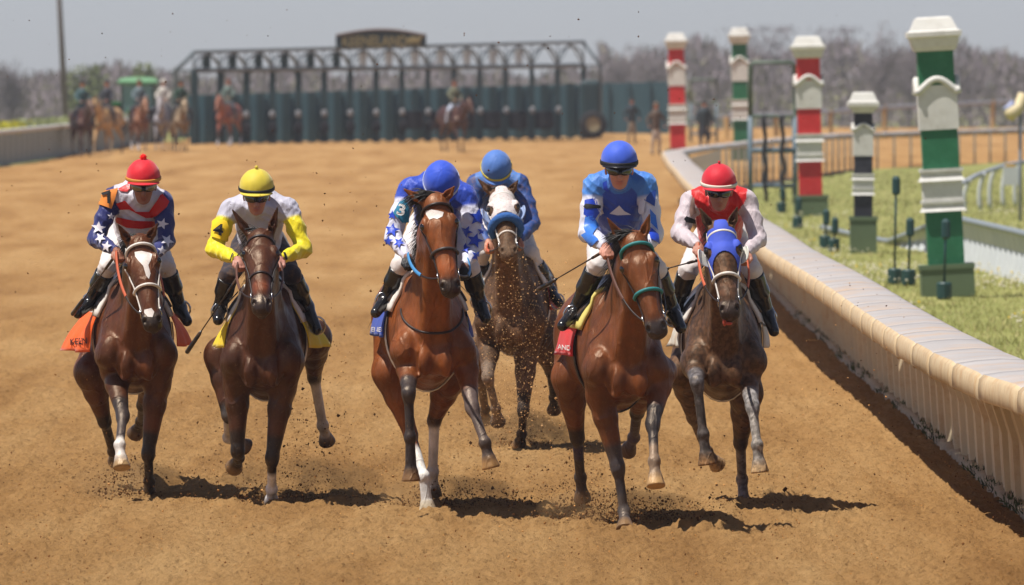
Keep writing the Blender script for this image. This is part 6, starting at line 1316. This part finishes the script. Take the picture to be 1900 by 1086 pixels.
for (px, py, Y, n, sx, sz, k) in ((235, 900, 75.4, 500, .14, .10, .85), (520, 925, 74.6, 500, .28, .10, .8), (848, 930, 73.6, 600, .22, .08, .9), (860, 945, 73.4, 350, .35, .05, .9), (1110, 955, 71.6, 900, .22, .10, .9), (1215, 950, 71.0, 500, .20, .05, .9), (1085, 900, 72.8, 200, .12, .12, .6),
                             (965, 822, 85.4, 500, .16, .10, .6), (1385, 935, 73.8, 120, .16, .04, .8), (560, 800, 75.5, 420, .24, .33, .55), (600, 650, 77, 150, .5, .45, .4), (330, 800, 76, 160, .4, .4, .45), (1000, 780, 76, 150, .4, .3, .45), (1330, 900, 73.5, 140, .6, .25, .5), (700, 880, 74, 200, .6, .2, .5), (1500, 780, 76, 140, .4, .4, .4)):
    n = int(n * 2.2); p0 = P(px, py, Y); q = np.stack([g.normal(p0[0], sx, n), g.normal(Y, .25, n), p0[2] + g.normal(0, sz, n)], 1); q[:, 2] = np.where(q[:, 2] < .012, g.uniform(0, .05, n), q[:, 2]); PP.append(q); RR.append(np.minimum(g.gamma(1.6, .0016, n) + .0015, .014)); CC.append(np.where(g.uniform(0, 1, (n, 1)) < k, DK, LT) * g.uniform(.6, 1.3, (n, 1)))
n = 1000; Y = g.uniform(70, 92, n); px = g.uniform(0, 1750, n); py = g.uniform(0, 1, n) ** .75 * 960; q = np.stack([(px - CX) * Y / FPX, Y, CAMH - (py - YH) * Y / FPX], 1); m_ = (q[:, 2] > .02) & (q[:, 0] < 2.9); q = q[m_]; PP.append(q); RR.append(np.minimum(g.gamma(1.5, .0015, len(q)) + .0015, .008)); CC.append(np.tile(DK, (len(q), 1)) * g.uniform(.6, 1.6, (len(q), 1)))
clods('flying_dirt', np.concatenate(PP), np.concatenate(RR), np.concatenate(CC), 'clods of dirt thrown up by the hooves', 1)
n = 3600; px = g.normal(958, 48, n); py = 470 + 330 * g.uniform(0, 1, n) ** .8; Y = g.uniform(80.5, 84.0, n); q = np.stack([(px - CX) * Y / FPX, Y, CAMH - (py - YH) * Y / FPX], 1)
clods('kicked_dirt', q, np.minimum(g.gamma(1.2, .0012, n) + .001, .006), np.where(g.uniform(0, 1, (n, 1)) < .6, lin(226, 180, 124), DK) * g.uniform(.7, 1.2, (n, 1)), 'spray of dirt kicked into the chest of the rearmost horse', 2)
n = 3200; Y = 62 + 22 * g.uniform(0, 1, n); X = g.uniform(-1, 1, n) * (.047 * Y + .3); X = np.minimum(X, 3.2); q = np.stack([X, Y, .008 + g.uniform(0, .02, n)], 1)
clods('loose_clods', q, np.minimum(g.gamma(1.5, .0016, n) + .0015, .008), np.where(g.uniform(0, 1, (n, 1)) < .5, DK * 2.0, DIRT) * g.uniform(.7, 1.3, (n, 1)), 'small clods lying loose on the track', 3)

# dust hanging where the hooves strike
def dust(px, py, Y, rx, rz, dens):
    p = P(px, py, Y); m = bpy.data.materials.new('dust'); m.use_nodes = True; t = m.node_tree; t.nodes.clear(); pv = t.nodes.new('ShaderNodeVolumePrincipled'); pv.inputs['Color'].default_value = (*[float(x) for x in lin(196, 156, 110)], 1); o_ = t.nodes.new('ShaderNodeOutputMaterial'); t.links.new(pv.outputs[0], o_.inputs['Volume'])
    tc = t.nodes.new('ShaderNodeTexCoord'); n = t.nodes.new('ShaderNodeTexNoise'); n.inputs['Scale'].default_value = 5; n.inputs['Detail'].default_value = 3; t.links.new(tc.outputs['Object'], n.inputs['Vector'])
    r = t.nodes.new('ShaderNodeMapRange'); r.inputs[1].default_value = .42; r.inputs[2].default_value = .7; r.inputs[4].default_value = dens; t.links.new(n.outputs[0], r.inputs[0]); t.links.new(r.outputs[0], pv.inputs['Density'])
    o = MB().ball(p, (rx, .5, rz), 20, 12).build('dust_cloud', m, origin=tuple(p)); tag(o, 'dust puffed up around a striking hoof', 'dust', kind='stuff')
dust(240, 895, 75.4, .4, .16, 1.8); dust(840, 920, 73.6, .5, .14, 1.8); dust(968, 815, 85.6, .42, .24, 3.2); dust(560, 905, 75.2, .6, .22, 1.6); dust(1150, 945, 71.5, .55, .14, 1.8)
for i, (h, r) in enumerate(zip(H, R)):
    if i == 3:
        h['roll'] = H4roll
    race_horse(h)
    rider(r)
# ------------------------------------------------------------------ haze
m = bpy.data.materials.new('haze_air'); m.use_nodes = True; t = m.node_tree; t.nodes.clear(); pv = t.nodes.new('ShaderNodeVolumePrincipled'); pv.inputs['Color'].default_value = (.86, .88, .95, 1); pv.inputs['Density'].default_value = 0.00017; pv.inputs['Anisotropy'].default_value = 0.0
om = t.nodes.new('ShaderNodeOutputMaterial'); t.links.new(pv.outputs[0], om.inputs['Volume'])
hz = MB().box((-500, -25, -4.2), (500, 1040, 16)).build('haze', m); tag(hz, 'pale spring haze over the far end of the course', 'haze', kind='stuff')
